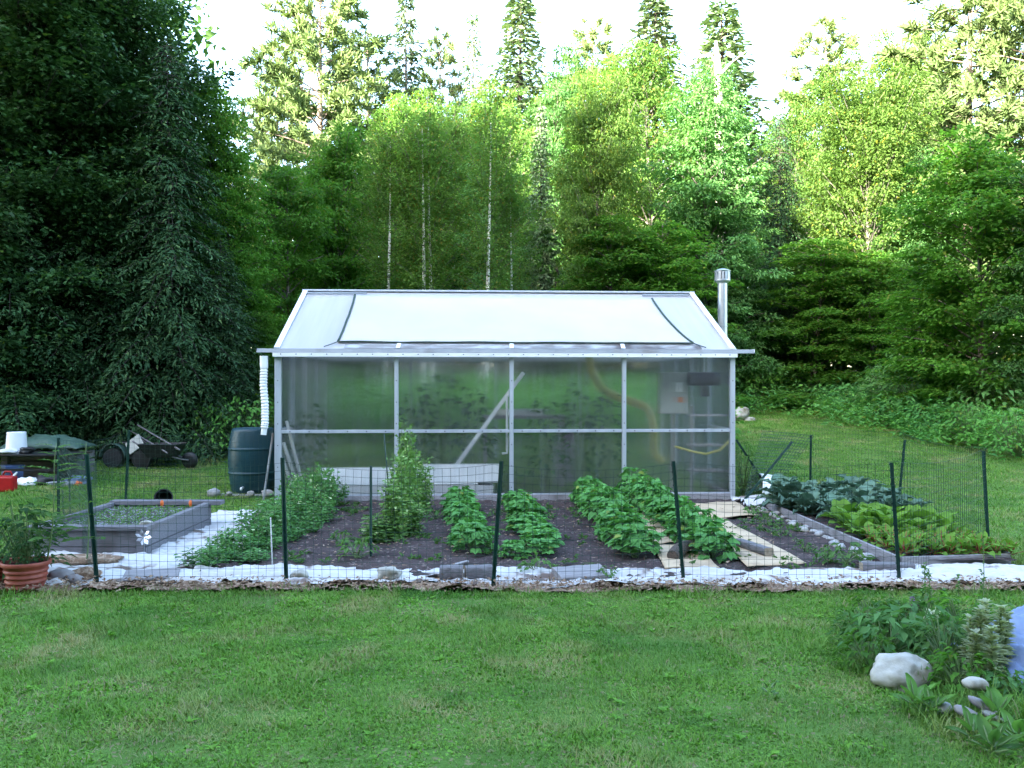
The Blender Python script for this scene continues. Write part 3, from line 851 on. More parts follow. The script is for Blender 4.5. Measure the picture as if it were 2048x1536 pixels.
def pea_plant(seed, h, r, n, matl, tend=10, name='pea_plant'):
    global rng
    rng = np.random.default_rng(seed)
    root = empty(name, (0, 0, 0), 'x', 'pea plant'); lb = LB(); mb = MB(); nv = 9
    for k in range(nv):
        az = U(0, 6.28); top = Vector((math.cos(az) * r * U(.1, .9), math.sin(az) * r * U(.1, .9), h * U(.6, 1.08)))
        mid = Vector((math.cos(az) * r * U(.3, 1.0), math.sin(az) * r * U(.3, 1.0), top.z * .45)); b0 = Vector((U(-.04, .04), U(-.08, .08), 0))
        pl = [quadb(b0, mid, top, t) + Vector(rng.normal(0, .008, 3)) for t in np.linspace(0, 1, 9)]
        mb.tube(pl, .0032, 4, cap=False)
        m = n // nv; tt = U(.05, 1, m)
        C = np.array([tuple(quadb(b0, mid, top, t)) for t in tt]) + rng.normal(0, .035, (m, 3))
        C[:, 2] = np.maximum(C[:, 2], .01)
        D = rdir(m, .1); D[:, :2] *= 1.3
        lb.add('fold', C, D, rdir(m, 1.3), U(.035, .062, m), U(.028, .045, m))
    for k in range(tend):
        az = U(0, 6.28); z = h * U(.4, 1.0); p = Vector((math.cos(az) * r * .5, math.sin(az) * r * .5, z)); q = p + Vector((math.cos(az) * .1, math.sin(az) * .1, U(0, .1)))
        mb.tube([p, p.lerp(q, .5) + Vector((0, 0, .03)), q], .0018, 3, cap=False)
    lb.build('foliage', matl, root); mb.build('vine', M['stem'], root)
    return root


pl = [pea_plant(40 + k, .50, .22, 560, M['pea']) for k in range(3)]
pts = [(-2.74 + .14 * t + random.uniform(-.05, .05), 7.95 + 4.15 * t) for t in np.linspace(0, 1, 13)]
pts2 = [(-2.42 + .1 * t, 8.3 + 3.6 * t) for t in np.linspace(0, 1, 9)]
place_row(pl, pts, lambda t: .38 + .75 * t ** .8, 'pea plant in the middle of the long left pea row', 'pea plants in the long left row', 'pea plant',
          ends=('small front-most pea plant of the left row by the white cloth', 'tallest rear pea plant of the left row against the greenhouse'), rs=1.05)
place_row(pl, pts2, lambda t: .22 + .62 * t, 'shorter pea plant on the right flank of the long left pea row', 'pea plants on the right flank of the left row', 'pea plant', rs=.95)
remove(pl)
pl = [pea_plant(50 + k, 1.0, .088, 950, M['peatall'], 16) for k in range(2)]
q = G(785, 1085)
for i, (dx, dy, s, r, lab) in enumerate(((0, 0, .62, 1.15, 'front climbing pea vine of the tall clump beside the green stake'), (.02, .45, .85, 1.1, 'second climbing pea vine of the tall pea clump'), (.02, .95, 1.14, .95, 'tallest climbing pea vine at the top of the pea clump'),
                                         (.05, 1.5, .82, 1.1, 'fourth climbing pea vine behind the tallest one'), (.12, 2.1, .62, 1.0, 'rear climbing pea vine of the tall clump'), (.16, .35, .35, 1.2, 'low sprawling pea vine on the right of the tall clump'), (-.16, -.1, .25, 1.3, 'low sprawling pea vine at the foot of the green stake'))):
    copy_tree(pl[i % 2], (q.x + dx, q.y + dy, .02), i * 1.9, (r, r, s), lab, 'climbing peas in the tall clump', 'pea plant')
remove(pl)


def stake(a, b, r, matl, name, lab, cat='stake', group=None, tee=False):
    a = Vector(a); b = Vector(b); o = MB()
    o.tube([a, b], r, 6)
    return tag(o.build(name, matl), lab, cat, group)


a = G(742, 1118); stake(a, P(742, 932, a.y), .013, M['postgreen'], 'plant_stake', 'thin green stake left of the tall pea clump')
a = G(785, 1075); stake(a, P(768, 868, a.y + .3), .008, M['postgreen'], 'plant_stake', 'thin dark stake rising through the top of the tall pea clump')
a = G(545, 1140); stake(a, P(541, 1035, a.y), .007, M['offwhite'], 'bamboo_cane', 'thin tan cane standing in the left pea row', 'cane')
a = G(527, 1000); stake(a, P(546, 866, a.y + .1), .018, M['gutter'], 'metal_pole', 'grey pole leaning against the blue rain barrel', 'pole')
# weeds on the soil: ground cover
lb = LB(); n = 900
X = U(-2.7, 3.3, n); Y = U(7.75, 12.2, n); k = fbm(X, Y, .6) > .5; X, Y = X[k], Y[k]
for x, y in zip(X, Y):
    m = rng.integers(4, 11); az = U(0, 6.28, m)
    C = np.stack([x + U(-.03, .03, m), y + U(-.03, .03, m), .03 + U(0, .03, m)], 1)
    lb.add('fold', C, np.stack([np.cos(az), np.sin(az), U(.1, .9, m)], 1), rdir(m, 2), U(.03, .085, m), U(.014, .034, m))
o = lb.build('soil_weeds', M['weed']); tag(o, kind='stuff')
# straw and chips lying on soil and mulch
lb = LB(); n = 2600
X = np.concatenate([U(-2.8, 3.4, n // 2), U(-4.5, 4.8, n // 2)]); Y = np.concatenate([U(7.7, 12.3, n // 2), U(6.95, 7.2, n // 2)])
az = U(0, 6.28, n)
lb.add('needle', np.stack([X, Y, U(.045, .07, n)], 1), np.stack([np.cos(az), np.sin(az), U(-.2, .2, n)], 1), rdir(n, 3), U(.02, .07, n), U(.008, .02, n))
n = 2000; X = U(-4.8, 5.0, n); Y = U(6.98, 7.22, n); az = U(0, 6.28, n)
lb.add('fold', np.stack([X, Y, .03 + .07 * U(0, 1, n)], 1), np.stack([np.cos(az), np.sin(az), U(-.3, .5, n)], 1), rdir(n, 1), U(.02, .055, n), U(.012, .03, n))
o = lb.build('bark_chips', [M['mulch']]); tag(o, kind='stuff')

# a few separate garden weeds and small crops at the right of the bean rows
sm = [dome_plant('potato_plant', 'fold', M['weed'], 40, .16, .13, .06, .035, 70 + k) for k in range(2)]
for i, (px, py, s, lab) in enumerate(((1505, 1038, 1.0, 'small leafy plant nearest the greenhouse corner beside the right bed'), (1535, 1055, 1.2, 'leafy plant behind the stones beside the right bed'), (1570, 1075, .9, 'small plant alone on the soil left of the right bed'),
                                      (1610, 1110, .8, 'low weed on bare soil right of the cardboard'), (1690, 1138, 1.5, 'spreading weed at the front end of the stone row'), (1660, 1132, 1.2, 'weed left of the spreading one near the front cloth'),
                                      (1075, 1150, 1.1, 'weed rising from the cloth left of the slanted plank'), (870, 1045, 1.1, 'lone weed between the tall peas and the first bean row'), (680, 1095, 1.1, 'weed on bare soil right of the left pea row'), (715, 1120, 1.4, 'leafy weed at the foot of the green stake'),
                                      (1215, 1165, .8, 'small weed on the front cloth by the fourth fence post'), (1020, 995, 1.3, 'bushy plant against the greenhouse at the rear of the second bean row'))):
    a = G(px, py); copy_tree(sm[i % 2], (a.x, a.y, .02), i * 1.3, (s, s, s * (1.9 if i == 11 else .9)), lab, None, 'weed')
remove(sm)

# ------------------------------------------------------------------ right raised bed
A = G(1535, 1022); B_ = G(1796, 1140); C_ = G(2018, 1132)
t = empty('raised_bed', (0, 0, 0), 'long low raised bed of grey boards planted with kale and chard on the right', 'raised bed')
MB().bar((A.x, A.y, .06), (B_.x, B_.y, .06), .035, .13).build('side_board', M['woody'], t, bevel=.004)
MB().bar((B_.x + .03, B_.y + .01, .055), (C_.x, C_.y, .055), .035, .12).build('front_board', M['wood'], t, bevel=.004)
MB().bar((C_.x + .02, C_.y + .03, .055), (A.x + 1.25, A.y, .055), .035, .12).build('side_board', M['woody'], t, bevel=.004)
MB().bar((A.x + .03, A.y + .02, .06), (A.x + 1.25, A.y + .02, .06), .035, .13).build('back_board', M['wood'], t, bevel=.004)
wb = 1.12
MB().grid(lambda u, v: (B_.x + (A.x - B_.x) * v + .03 + (wb - .06 + .13 * v) * u, B_.y + .03 + (A.y - B_.y - .02) * v, .085 + .02 * mnoise.noise(Vector((u * 7, v * 20, 1)))), 30, 70).build('soil', M['soil'], t, smooth=True)


def rosette(name, tpl, matl, n, L, W, seed, el0, el1, stem=None, smooth=True):
    global rng
    rng = np.random.default_rng(seed)
    root = empty(name, (0, 0, 0), 'x', 'plant'); lb = LB()
    az = np.arange(n) * 2.4 + U(-.3, .3, n); el = el0 + (el1 - el0) * np.linspace(0, 1, n) + U(-.12, .12, n)
    C = np.stack([.02 * np.cos(az), .02 * np.sin(az), .02 + .05 * np.linspace(0, 1, n)], 1)
    D = np.stack([np.cos(az) * np.cos(el), np.sin(az) * np.cos(el), np.sin(el)], 1)
    Nn = np.stack([-np.cos(az) * np.sin(el), -np.sin(az) * np.sin(el), np.cos(el)], 1) + rng.normal(0, .22, (n, 3))
    s = U(.75, 1.12, n)
    lb.add(tpl, C, D, Nn, L * s, W * s)
    lb.build('foliage', matl, root, smooth)
    mb = MB()
    for k in range(n): mb.tube([C[k], C[k] + D[k] * L * .3, C[k] + D[k] * L * .62], [.006, .005, .002], 5, cap=False)
    mb.build('stem', stem or M['stem'], root)
    return root


def bedpt(u, v): return (B_.x + (A.x - B_.x) * v + .03 + (wb + .1 * v) * u, B_.y + .03 + (A.y - B_.y - .04) * v)


kl = [rosette('kale_plant', 'kale', M['kale'], 20, .36, .17, 80 + k, .45, 1.45) for k in range(3)]
i = 0
for v, us in ((.98, (.12, .38, .65, .92)), (.86, (.10, .36, .63, .90)), (.74, (.14, .40, .66, .92)), (.62, (.30, .55, .80, 1.02))):
    for u in us:
        x, y = bedpt(u, v); s = random.uniform(.85, 1.15) * (1.1 if v > .7 else .95)
        lab = {0: 'pale green kale plant at the rear left corner of the right bed', 15: 'kale plant at the front right of the kale, beside the fence post'}.get(i, 'blue-green kale plant in the rear half of the right raised bed')
        copy_tree(kl[i % 3], (x, y, .07), random.uniform(0, 6), (s, s, s), lab, None if i in (0, 15) else 'kale plants in the right bed', 'kale plant'); i += 1
remove(kl)
kl = [rosette('chard_plant', 'chard', M['chard'], 13, .31, .16, 90 + k, .5, 1.4) for k in range(3)]
i = 0
for v, us in ((.50, (.20, .42, .64, .86)), (.40, (.14, .36, .58, .80, .98)), (.31, (.12, .36, .60, .84))):
    for u in us:
        x, y = bedpt(u, v); s = random.uniform(.75, 1.05)
        copy_tree(kl[i % 3], (x, y, .07), random.uniform(0, 6), (s, s, s), 'bright green chard plant in front of the kale in the right bed', 'chard plants in the right bed', 'chard plant'); i += 1
remove(kl)
kl = [rosette('beet_plant', 'chard', M['lettuce'], 9, .19, .085, 95 + k, .2, 1.3, M['redstem']) for k in range(3)]
i = 0
for v in (.25, .20, .15, .10, .055):
    for u in np.linspace(.12, .96, 8):
        x, y = bedpt(u + random.uniform(-.03, .03), v); s = random.uniform(.75, 1.1)
        copy_tree(kl[i % 3], (x, y, .07), random.uniform(0, 6), (s, s, s), 'small yellow-green beet plant with red stem at the front of the right bed', 'beet plants in the right bed', 'beet plant'); i += 1
remove(kl)
# stones along the bed's left board
n = 30
for i in range(n):
    t_ = i / (n - 1); p = A.lerp(B_, t_ * .93 + .02); r = random.uniform(.03, .062)
    o = MB().blob((0, 0, 0), (r * 1.3, r, r * .65), i, .3, 2).build('stone', M['rock'] if i % 3 else M['rockwhite'], smooth=True)
    o.location = (p.x - .07 - random.uniform(0, .13), p.y + random.uniform(-.06, .06), .05); o.rotation_euler = (0, 0, random.uniform(0, 6))
    tag(o, 'small pale stone in the row along the left board of the right bed', 'stone', 'stones beside the right bed')
# white row cover hoop at the bed's back corner
a = G(1545, 1000)
b = MB().grid(lambda u, v: (a.x - .16 + .42 * v + .06 * math.sin(u * 3), a.y + .35 - .38 * math.cos(PI * u) * (1 - .15 * v) + .1 * v, .05 + .30 * math.sin(PI * u) ** .7 * (1 - .25 * v) + .012 * mnoise.noise(Vector((u * 6, v * 6, 2)))), 24, 14)
o = b.build('row_cover', M['whiteplastic'], smooth=True, solid=.004); tag(o, 'white curved plastic cover at the back left corner of the right bed', 'row cover')

# ------------------------------------------------------------------ left raised bed
bx0, bx1, by0, by1, bh = -4.57, -3.46, 8.38, 10.2, .305
t = empty('raised_bed', (bx0, by0, 0), 'deep grey wooden raised bed with sprouting seedlings on the left', 'raised bed')
w_, d_ = bx1 - bx0, by1 - by0
for z0, z1 in ((.0, .115), (.122, bh - .03)):
    MB().box((.0, 0, z0), (w_, .035, z1)).build('front_board', M['bedwood'], t, bevel=.004)
    MB().box((w_ - .036, .037, z0), (w_ + .002, d_ - .037, z1)).build('side_board', M['bedwood'], t, bevel=.004)
    MB().box((-.002, .037, z0), (.034, d_ - .037, z1)).build('side_board', M['bedwood'], t, bevel=.004)
    MB().box((0, d_ - .036, z0), (w_, d_, z1)).build('back_board', M['bedwood'], t, bevel=.004)
MB().box((-.03, -.035, bh - .028), (w_ + .02, .10, bh + .012)).build('rim_board', M['bedwood'], t, bevel=.005)
MB().box((-.02, d_ - .10, bh - .026), (w_ + .14, d_ + .05, bh + .022)).build('rim_board', M['bedwood'], t, bevel=.005)
MB().box((w_ - .05, .102, bh - .0285), (w_ + .015, d_ - .102, bh + .006)).build('rim_board', M['bedwood'], t, bevel=.004)
MB().box((-.02, .102, bh - .0285), (.045, d_ - .102, bh + .006)).build('rim_board', M['bedwood'], t, bevel=.004)
for x in (.0, w_ - .085): MB().box((x, -.032, .0), (x + .08, -.002, bh - .03)).build('corner_post', M['bedwood'], t, bevel=.004)
MB().grid(lambda u, v: (.04 + (w_ - .08) * u, .04 + (d_ - .08) * v, bh - .045 + .015 * mnoise.noise(Vector((u * 11, v * 15, 1)))), 40, 60).build('soil', M['bedsoil'], t, smooth=True)
lb = LB(); n = 1500; X = U(.08, w_ - .08, n); Y = U(.12, d_ - .12, n); az = U(0, 6.28, n)
lb.add('fold', np.stack([X, Y, np.full(n, bh - .035)], 1), np.stack([np.cos(az), np.sin(az), U(.2, 1.2, n)], 1), rdir(n, 2), U(.018, .04, n), U(.01, .018, n))
o = lb.build('seedlings', M['weed'], t); tag(o, kind='stuff')
for i, (px, py) in enumerate(((324, 1020), (381, 1022))):
    a = P(px, py, by1 - .16); o = MB().lathe([(.004, 0), (.012, .02), (.02, .05), (.018, .075), (.006, .09)], 10).build('marker_peg', M['orange'], smooth=True); o.location = (a.x, a.y, bh - .05)
    tag(o, ('left' if i == 0 else 'right') + ' orange marker peg at the back rim of the grey raised bed', 'marker')
a = P(305, 1048, by0 + .35); o = MB().blob((0, 0, 0), (.07, .05, .03), 3, .2).build('stone', M['rockwhite'], smooth=True); o.location = (bx1 - .12, by0 + .3, bh - .01); tag(o, 'pale stone on the soil near the front right corner of the grey bed', 'stone')
# foil pinwheel on the corner
t = empty('foil_scarer', (bx1 - .0, by0 - .06, 0), 'shiny foil bird scarer on a wire at the corner of the grey bed', 'bird scarer')
b = MB()
for k in range(7):
    a = 2 * PI * k / 7; e = Vector((math.cos(a), .25 * math.sin(2 * a), math.sin(a))); s_ = Vector((-math.sin(a), .6, math.cos(a)))
    c0 = Vector((0, 0, .22)); i0 = len(b.v); b.v += [c0, c0 + e * .055 + s_ * .018, c0 + e * .08, c0 + e * .05 - s_ * .015]; b.face((i0, i0 + 1, i0 + 2, i0 + 3))
b.build('foil_blades', M['foil'], t, solid=.002)
MB().tube([(0, .01, 0), (0, .01, .22)], .003, 5).build('wire', M['galv'], t)
# black pot lying behind the bed
a = Vector((-4.16, 10.60, .0)); t = empty('plant_pot', a, 'empty black plant pot lying behind the grey raised bed', 'pot')
o = MB().lathe([(.10, -.12), (.125, .10), (.135, .10), (.135, .125), (.12, .125), (.095, -.10)], 24, capt=False).build('pot_body', M['black'], t, smooth=True, auto=.6); o.location.z = .29; o.rotation_euler = (1.35, 0, .3); o.scale = (.8, .8, .8)
MB().box((-.14, -.1, .0), (.14, .1, .19)).build('block', M['wood'], t, bevel=.01)

# ------------------------------------------------------------------ rain barrel
a = G(504, 992)
bc = Vector((-3.93, 13.45, -.06))
pl_ = empty('barrel_stand', (bc.x, bc.y, terr(0, 13.4) - .05), 'low weathered block platform under the blue rain barrel', 'platform')
MB().box((-.42, -.40, -.02), (.42, .36, .05)).build('platform_top', M['rock'], pl_, bevel=.01)
for x in (-.37, 0, .37): MB().box((x - .07, -.38, -.1), (x + .07, .34, -.021)).build('block', M['rock'], pl_, bevel=.01)
t = empty('rain_barrel', (bc.x, bc.y, terr(0, 13.4)), 'blue plastic rain barrel beside the left corner of the greenhouse', 'barrel')
MB().lathe([(.29, 0), (.31, .02), (.345, .22), (.365, .44), (.362, .6), (.34, .80), (.315, .92), (.31, .95), (.29, .965), (.27, .955)], 40).build('barrel_body', M['bluebarrel'], t, smooth=True, auto=.8)
b = MB()
for z, r in ((.30, .358), (.66, .361)): b.lathe([(r - .006, z - .025), (r + .006, z - .012), (r + .006, z + .012), (r - .006, z + .025)], 40, capb=False, capt=False)
b.build('hoop', M['bluebarrel'], t, smooth=True)
MB().tube([(-.05, -.33, .1), (-.05, -.41, .1), (-.05, -.43, .07)], .018, 8).build('tap', M['whiteplastic'], t, smooth=True)
for i, (dx, dy, s) in enumerate(((-.45, -.42, .10), (.36, -.52, .09), (.12, -.5, .06), (-.2, -.5, .05))):
    o = MB().blob((0, 0, 0), (s, s * .8, s * .7), 60 + i, .3).build('stone', M['rock'], smooth=True); o.location = (bc.x + dx, bc.y + dy, .06)
    tag(o, ('biggest rough stone at the left foot of the rain barrel', 'rough stone at the right foot of the rain barrel', 'small stone in front of the rain barrel', 'smallest stone in front of the barrel, left of centre')[i], 'stone')

# ------------------------------------------------------------------ fences
def wire_mesh(path, h, cell=.066, r=.0015, lean=None, sag=.02, z0=.02):
    """welded wire: verticals and horizontals as fine wires along a ground path"""
    segs = []; acc = 0
    P_ = [Vector(p) for p in path]; cum = [0]
    for i in range(len(P_) - 1): cum.append(cum[-1] + (P_[i + 1] - P_[i]).length)

    def at(s):
        for i in range(len(P_) - 1):
            if s <= cum[i + 1] + 1e-6: return P_[i].lerp(P_[i + 1], (s - cum[i]) / (cum[i + 1] - cum[i])), (s - cum[i]) / (cum[i + 1] - cum[i])
        return P_[-1], 1
    V = []; L = []; T = []

    def pos(s, z):
        p, k = at(s); sg = sag * 4 * k * (1 - k); n_ = .018 * mnoise.noise(Vector((s * 1.7, z * 2, 3)))
        n2 = .02 * mnoise.noise(Vector((s * 1.1, z, 8)))
        return (p.x + n_, p.y + n2 + n_, p.z + z0 + z * (1 - sg / h) + .012 * mnoise.noise(Vector((s * 2, z, 5))))

    def wire(pts):
        b = len(V)
        pts = np.array(pts); d = np.diff(pts, axis=0, append=pts[-1:] * 2 - pts[-2:-1]); d = unit(d)
        ref = np.array([.3, 1, .25]); s1 = unit(np.cross(d, ref)); s2 = np.cross(d, s1)
        for p, a_, c_ in zip(pts, s1, s2):
            for k in range(3):
                an = 2 * PI * k / 3; V.append(p + r * (math.cos(an) * a_ + math.sin(an) * c_))
        for i in range(len(pts) - 1):
            for k in range(3): L.extend((b + i * 3 + k, b + i * 3 + (k + 1) % 3, b + i * 3 + 3 + (k + 1) % 3, b + i * 3 + 3 + k)); T.append(4)
    tot = cum[-1]; nv = int(tot / cell); nh = int(h / cell)
    for i in range(nv + 1): wire([pos(tot * i / nv, h * k / 6) for k in range(7)])
    ns = max(2, int(tot / .13))
    for k in range(nh + 1): wire([pos(tot * i / ns, h * k / nh) for i in range(ns + 1)])
    return np.array(V), np.array(L), np.array(T)


def post_mesh(a, b):
    """T-section steel post with studs"""
    mb = MB(); a = Vector(a); b = Vector(b); d = (b - a).normalized(); R = d.to_track_quat('Z', 'Y').to_matrix().to_4x4(); R.translation = a
    L_ = (b - a).length
    mb.box((-.017, -.003, -.05), (.017, .003, L_), 0, R); mb.box((-.003, .0035, -.05), (.003, .026, L_ - .002), 0, R)
    for k in range(int(L_ / .055)): mb.box((-.006, -.009, .05 + k * .055), (.006, -.0035, .062 + k * .055), 0, R)
    return mb


def fence(name, label, base, tops, mesh_path, h, posts_labels=None, sag=.06):
    o0 = Vector(base[0]); t = empty(name, o0, label, 'fence')
    for i, (a, b) in enumerate(zip(base, tops)):
        post_mesh(Vector(a) - o0, Vector(b) - o0).build('fence_post', M['postgreen'], t)
    V, L, T = wire_mesh([Vector(p) - o0 for p in mesh_path], h, sag=sag)
    me = np_mesh('wire_mesh', V, L, T, [M['wire']]); link('wire_mesh', me, t)
    return t


fb = [(193, 1172), (572, 1172), (988, 1183), (1365, 1170), (1796, 1166)]; ft = [(172, 908), (564, 915), (1005, 922), (1344, 922), (1780, 925)]
bs = [G(*p) for p in fb]; tp = [P(*p, b.y + .02) for p, b in zip(ft, bs)]
fence('wire_fence', 'green wire mesh fence with five steel posts across the front of the garden', bs, tp, [b + Vector((0, -.02, 0)) for b in bs], 1.0)
lf = [G(117, 1047), G(252, 1012)]; lt = [P(117, 876, lf[0].y), P(259, 860, lf[1].y)]
fence('wire_fence', 'green wire mesh fence behind the grey raised bed on the left', lf, lt, [bs[0] + Vector((-.05, .1, 0)), lf[0], lf[1], Vector((-3.55, 12.9, 0))], .98)
rf = [G(1975, 1088), G(1798, 1008), Vector((4.72, 14.0, .08))]; rt = [P(1965, 902, rf[0].y), P(1811, 880, rf[1].y), P(1623, 870, 14.0)]
fence('wire_fence', 'green wire mesh fence around the back of the right raised bed', rf, rt, [bs[4] + Vector((.05, .05, 0)), rf[0], rf[1], rf[2]], .98)
# the loose end section, tipped over towards the right
a0, a1 = G(1480, 1012), P(1585, 884, 12.6); e0, e1 = P(1590, 968, 13.6), P(1628, 868, 13.8)
t = empty('loose_fence_panel', a0, 'loose tilted fence panel leaning over beside the greenhouse right corner', 'fence')
post_mesh(Vector((0, 0, 0)), a1 - a0).build('fence_post', M['postgreen'], t)
c0, c1 = P(1540, 985, 13.0), P(1471, 880, 13.0)
post_mesh(c0 - a0, c1 - a0).build('fence_post', M['postgreen'], t)
V, L, T = wire_mesh([(0, 0, 0), (1.05, 0, 0)], 1.15, cell=.05, r=.0042, sag=0, z0=0)
Q0, Q1, Q2, Q3 = a0 + Vector((.03, 0, .03)), P(1535, 1000, 13.3), P(1525, 862, 12.8), P(1628, 872, 13.6)
u = V[:, 0] / 1.05; v = V[:, 2] / 1.15; q0, q1, q2, q3 = [np.array(tuple(q - a0)) for q in (Q0, Q1, Q2, Q3)]
W_ = (q0[None] * ((1 - u) * (1 - v))[:, None] + q1[None] * (u * (1 - v))[:, None] + q2[None] * ((1 - u) * v)[:, None] + q3[None] * (u * v)[:, None]); W_[:, 1] += V[:, 1] + .25 * np.sin(u * PI)
link('wire_mesh', np_mesh('wire_mesh', W_, L, T, [M['postgreen']]), t)


# ------------------------------------------------------------------ pots at the left edge
def pot(loc, r, h, label, matl):
    t = empty('plant_pot', loc, label, 'pot')
    pr = [(r * .70, 0), (r * .73, .01)]
    for k in range(4):
        z = h * (.14 + .17 * k); rr = r * (.73 + .17 * (z / h)); pr += [(rr, z), (rr + .008, z + .006), (rr + .008, z + .018), (rr + .003, z + .024)]
    pr += [(r * .90, h * .86), (r * .98, h * .865), (r, h * .89), (r, h * .985), (r * .985, h), (r * .93, h), (r * .90, h * .9), (r * .88, h * .88)]
    MB().lathe(pr, 40, capt=False).build('pot_body', matl, t, smooth=True, auto=.9)
    MB().lathe([(r * .88, h * .84), (r * .4, h * .87), (.01, h * .88)], 24, capb=True).build('soil', M['soil'], t, smooth=True)
    return t


pa = G(52, 1182)
pot((pa.x, pa.y, .0), .185, .245, 'large ribbed terracotta-coloured pot at the left end of the weed cloth', M['terracotta'])
pb = Vector((pa.x - .34, pa.y + .12, 0)); pot(pb, .17, .22, 'terracotta-coloured pot cut off by the left edge of the picture', M['terracotta'])
tp_ = dome_plant('pot_plant', 'fold', M['tomato'], 260, .62, .30, .095, .04, 101)
copy_tree(tp_, (pa.x - .16, pa.y + .25, .05), 0, (1.05, 1.05, .95), 'bushy green plant behind the terracotta pots at the left edge', None, 'plant')
copy_tree(tp_, (pa.x, pa.y, .2), 2, (.42, .42, .42), 'small leafy plant growing in the large terracotta pot', None, 'plant')
remove([tp_])


def feather_plant(loc, h, label, matl, seed, n=26, L=.17, name='tall_weed', cat='weed', lean=(0, 0), top_only=False, W=.20):
    """an upright stem with ferny side sprays"""
    global rng
    rng = np.random.default_rng(seed); t = empty(name, loc, label, cat)
    S_ = lambda k: Vector((lean[0] * k + .02 * math.sin(k * 5), lean[1] * k, h * k))
    MB().tube([S_(k) for k in np.linspace(0, 1, 10)], [.008 * (1 - .7 * k) for k in np.linspace(0, 1, 10)], 6).build('stem', M['stem'], t, smooth=True)
    lb = LB()
    for k in range(n):
        z = (.15 if not top_only else .55) + (.85 if not top_only else .45) * k / n; b0 = np.array(tuple(S_(z))); az = k * 2.4; Lk = L * (1.15 - .75 * z) * U(.8, 1.2)
        m = 14; tt = np.linspace(.15, 1, m); dirv = np.array([math.cos(az), math.sin(az), .35])
        C = b0 + dirv * (tt * Lk * 1.6)[:, None]; C[:, 2] -= .35 * Lk * tt ** 2
        sd = np.array([-math.sin(az), math.cos(az), 0]) * np.where(np.arange(m) % 2, 1, -1)[:, None]
        lb.add('diamond', C, sd + dirv * .7, np.array([0, 0, 1]) + rng.normal(0, .3, (m, 3)), Lk * .42 * (1.1 - tt * .6), Lk * W)
    lb.build('foliage', matl, t)
    return t


feather_plant((pa.x + .12, pa.y + .08, .2), .98, 'tall feathery stalk growing from the large terracotta pot', M['weed'], 5, lean=(.10, 0), name='tall_stalk', cat='plant', n=34, L=.22)
a = Vector((-4.35, 9.2, .2)); a = P(155, 1020, 8.9)
feather_plant((P(172, 1000, 7.9).x, 7.9, .02), 1.12, 'tall thin weed with a leafy tip beside the left front fence post', M['weed'], 6, n=18, L=.11, lean=(.02, 0), top_only=True, W=.28)

# ------------------------------------------------------------------ work table and clutter at the far left
td = 14.3; tz = .62
gz = terr(0, td)
tx0, tx1 = P(-40, 0, td).x, P(165, 0, td).x
t = empty('work_table', (tx0, td, gz), 'dark outdoor work table with a white bucket on it at far left', 'table')
ht = .47
MB().box((0, -.35, ht - .03), (tx1 - tx0, .35, ht)).build('tabletop', M['darkmetal'], t, bevel=.006)
for x in (.3, tx1 - tx0 - .06):
    for y in (-.3, .3): MB().box((x - .02, y - .02, 0), (x + .02, y + .02, ht - .031)).build('leg', M['darkmetal'], t)
MB().box((.32, -.31, .2), (tx1 - tx0 - .08, -.28, .24)).build('stretcher', M['darkmetal'], t)
tz = gz + ht
a = P(33, 912, td - .1); t = empty('bucket', (a.x, a.y, tz + .001), 'white plastic bucket standing upside down on the dark table', 'bucket')
MB().lathe([(.165, 0), (.168, .02), (.16, .02), (.158, .05), (.163, .05), (.163, .065), (.156, .065), (.14, .335), (.134, .34)], 32).build('bucket_body', M['whiteplastic'], t, smooth=True, auto=.5)
MB().tube([(.155 * math.cos(k), -.05 - .14 * math.sin(k), .05 + .0 * k) for k in np.linspace(0, PI, 14)], .004, 6).build('handle', M['galv'], t)
o = MB().blob((0, 0, 0), (.16, .10, .05), 9, .3, 3).build('work_glove', M['offwhite'], smooth=True); o.location = (P(14, 915, td - .28).x, td - .26, tz + .04); tag(o, 'crumpled pale rag on the table edge before the bucket', 'rag')
o = MB().blob((0, 0, 0), (.11, .08, .06), 12, .5, 3).build('nursery_tray', M['black'], smooth=True); o.location = (P(55, 912, td - .1).x + .05, td - .2, tz + .05); tag(o, 'black lumpy bag right of the white bucket', 'bag')
b = MB().grid(lambda u, v: ((u - .5) * 1.35, (v - .5) * .7, .02 + .26 * max(0, math.sin(PI * u) * math.sin(PI * v)) ** .6 * (.75 + .5 * mnoise.noise(Vector((u * 5, v * 3, 4)))) + .02 * mnoise.noise(Vector((u * 14, v * 9, 1)))), 40, 20)
o = b.build('tarp_pile', M['tarp'], smooth=True, solid=.005); o.location = (P(108, 905, td + .8).x, td + .62, gz + .50); tag(o, 'heap of dull green tarp behind the table', 'tarp')
tb = empty('tarp_stack', (P(108, 905, td + .8).x, td + .62, gz), 'dark stacked timber under the green tarp heap', 'timber stack')
for k in range(3):
    for y in (-.22, .02, .24): MB().box((-.62, y - .1, .04 + .14 * k), (.62, y + .1, .16 + .14 * k)).build('timber', M['logwood'], tb, bevel=.008)
t = empty('storage_tub', (P(18, 940, td - .2).x, td - .1, gz), 'blue storage tub under the dark table at the left edge', 'tub')
MB().lathe([(.16, .02), (.19, .26), (.205, .26), (.205, .285), (.18, .285)], 4).build('tub_body', M['tub'], t, bevel=.01)
a = G(16, 1000); t = empty('fuel_can', (P(14, 990, 13.4).x, 13.4, terr(0, 13.4)), 'red plastic fuel can on the grass before the table', 'fuel can')
MB().box((-.13, -.08, 0), (.13, .08, .25)).build('can_body', M['red'], t, bevel=.035)
MB().tube([(-.06, 0, .26), (-.03, 0, .31), (.05, 0, .31), (.08, 0, .26)], .014, 8).build('handle', M['red'], t, smooth=True)
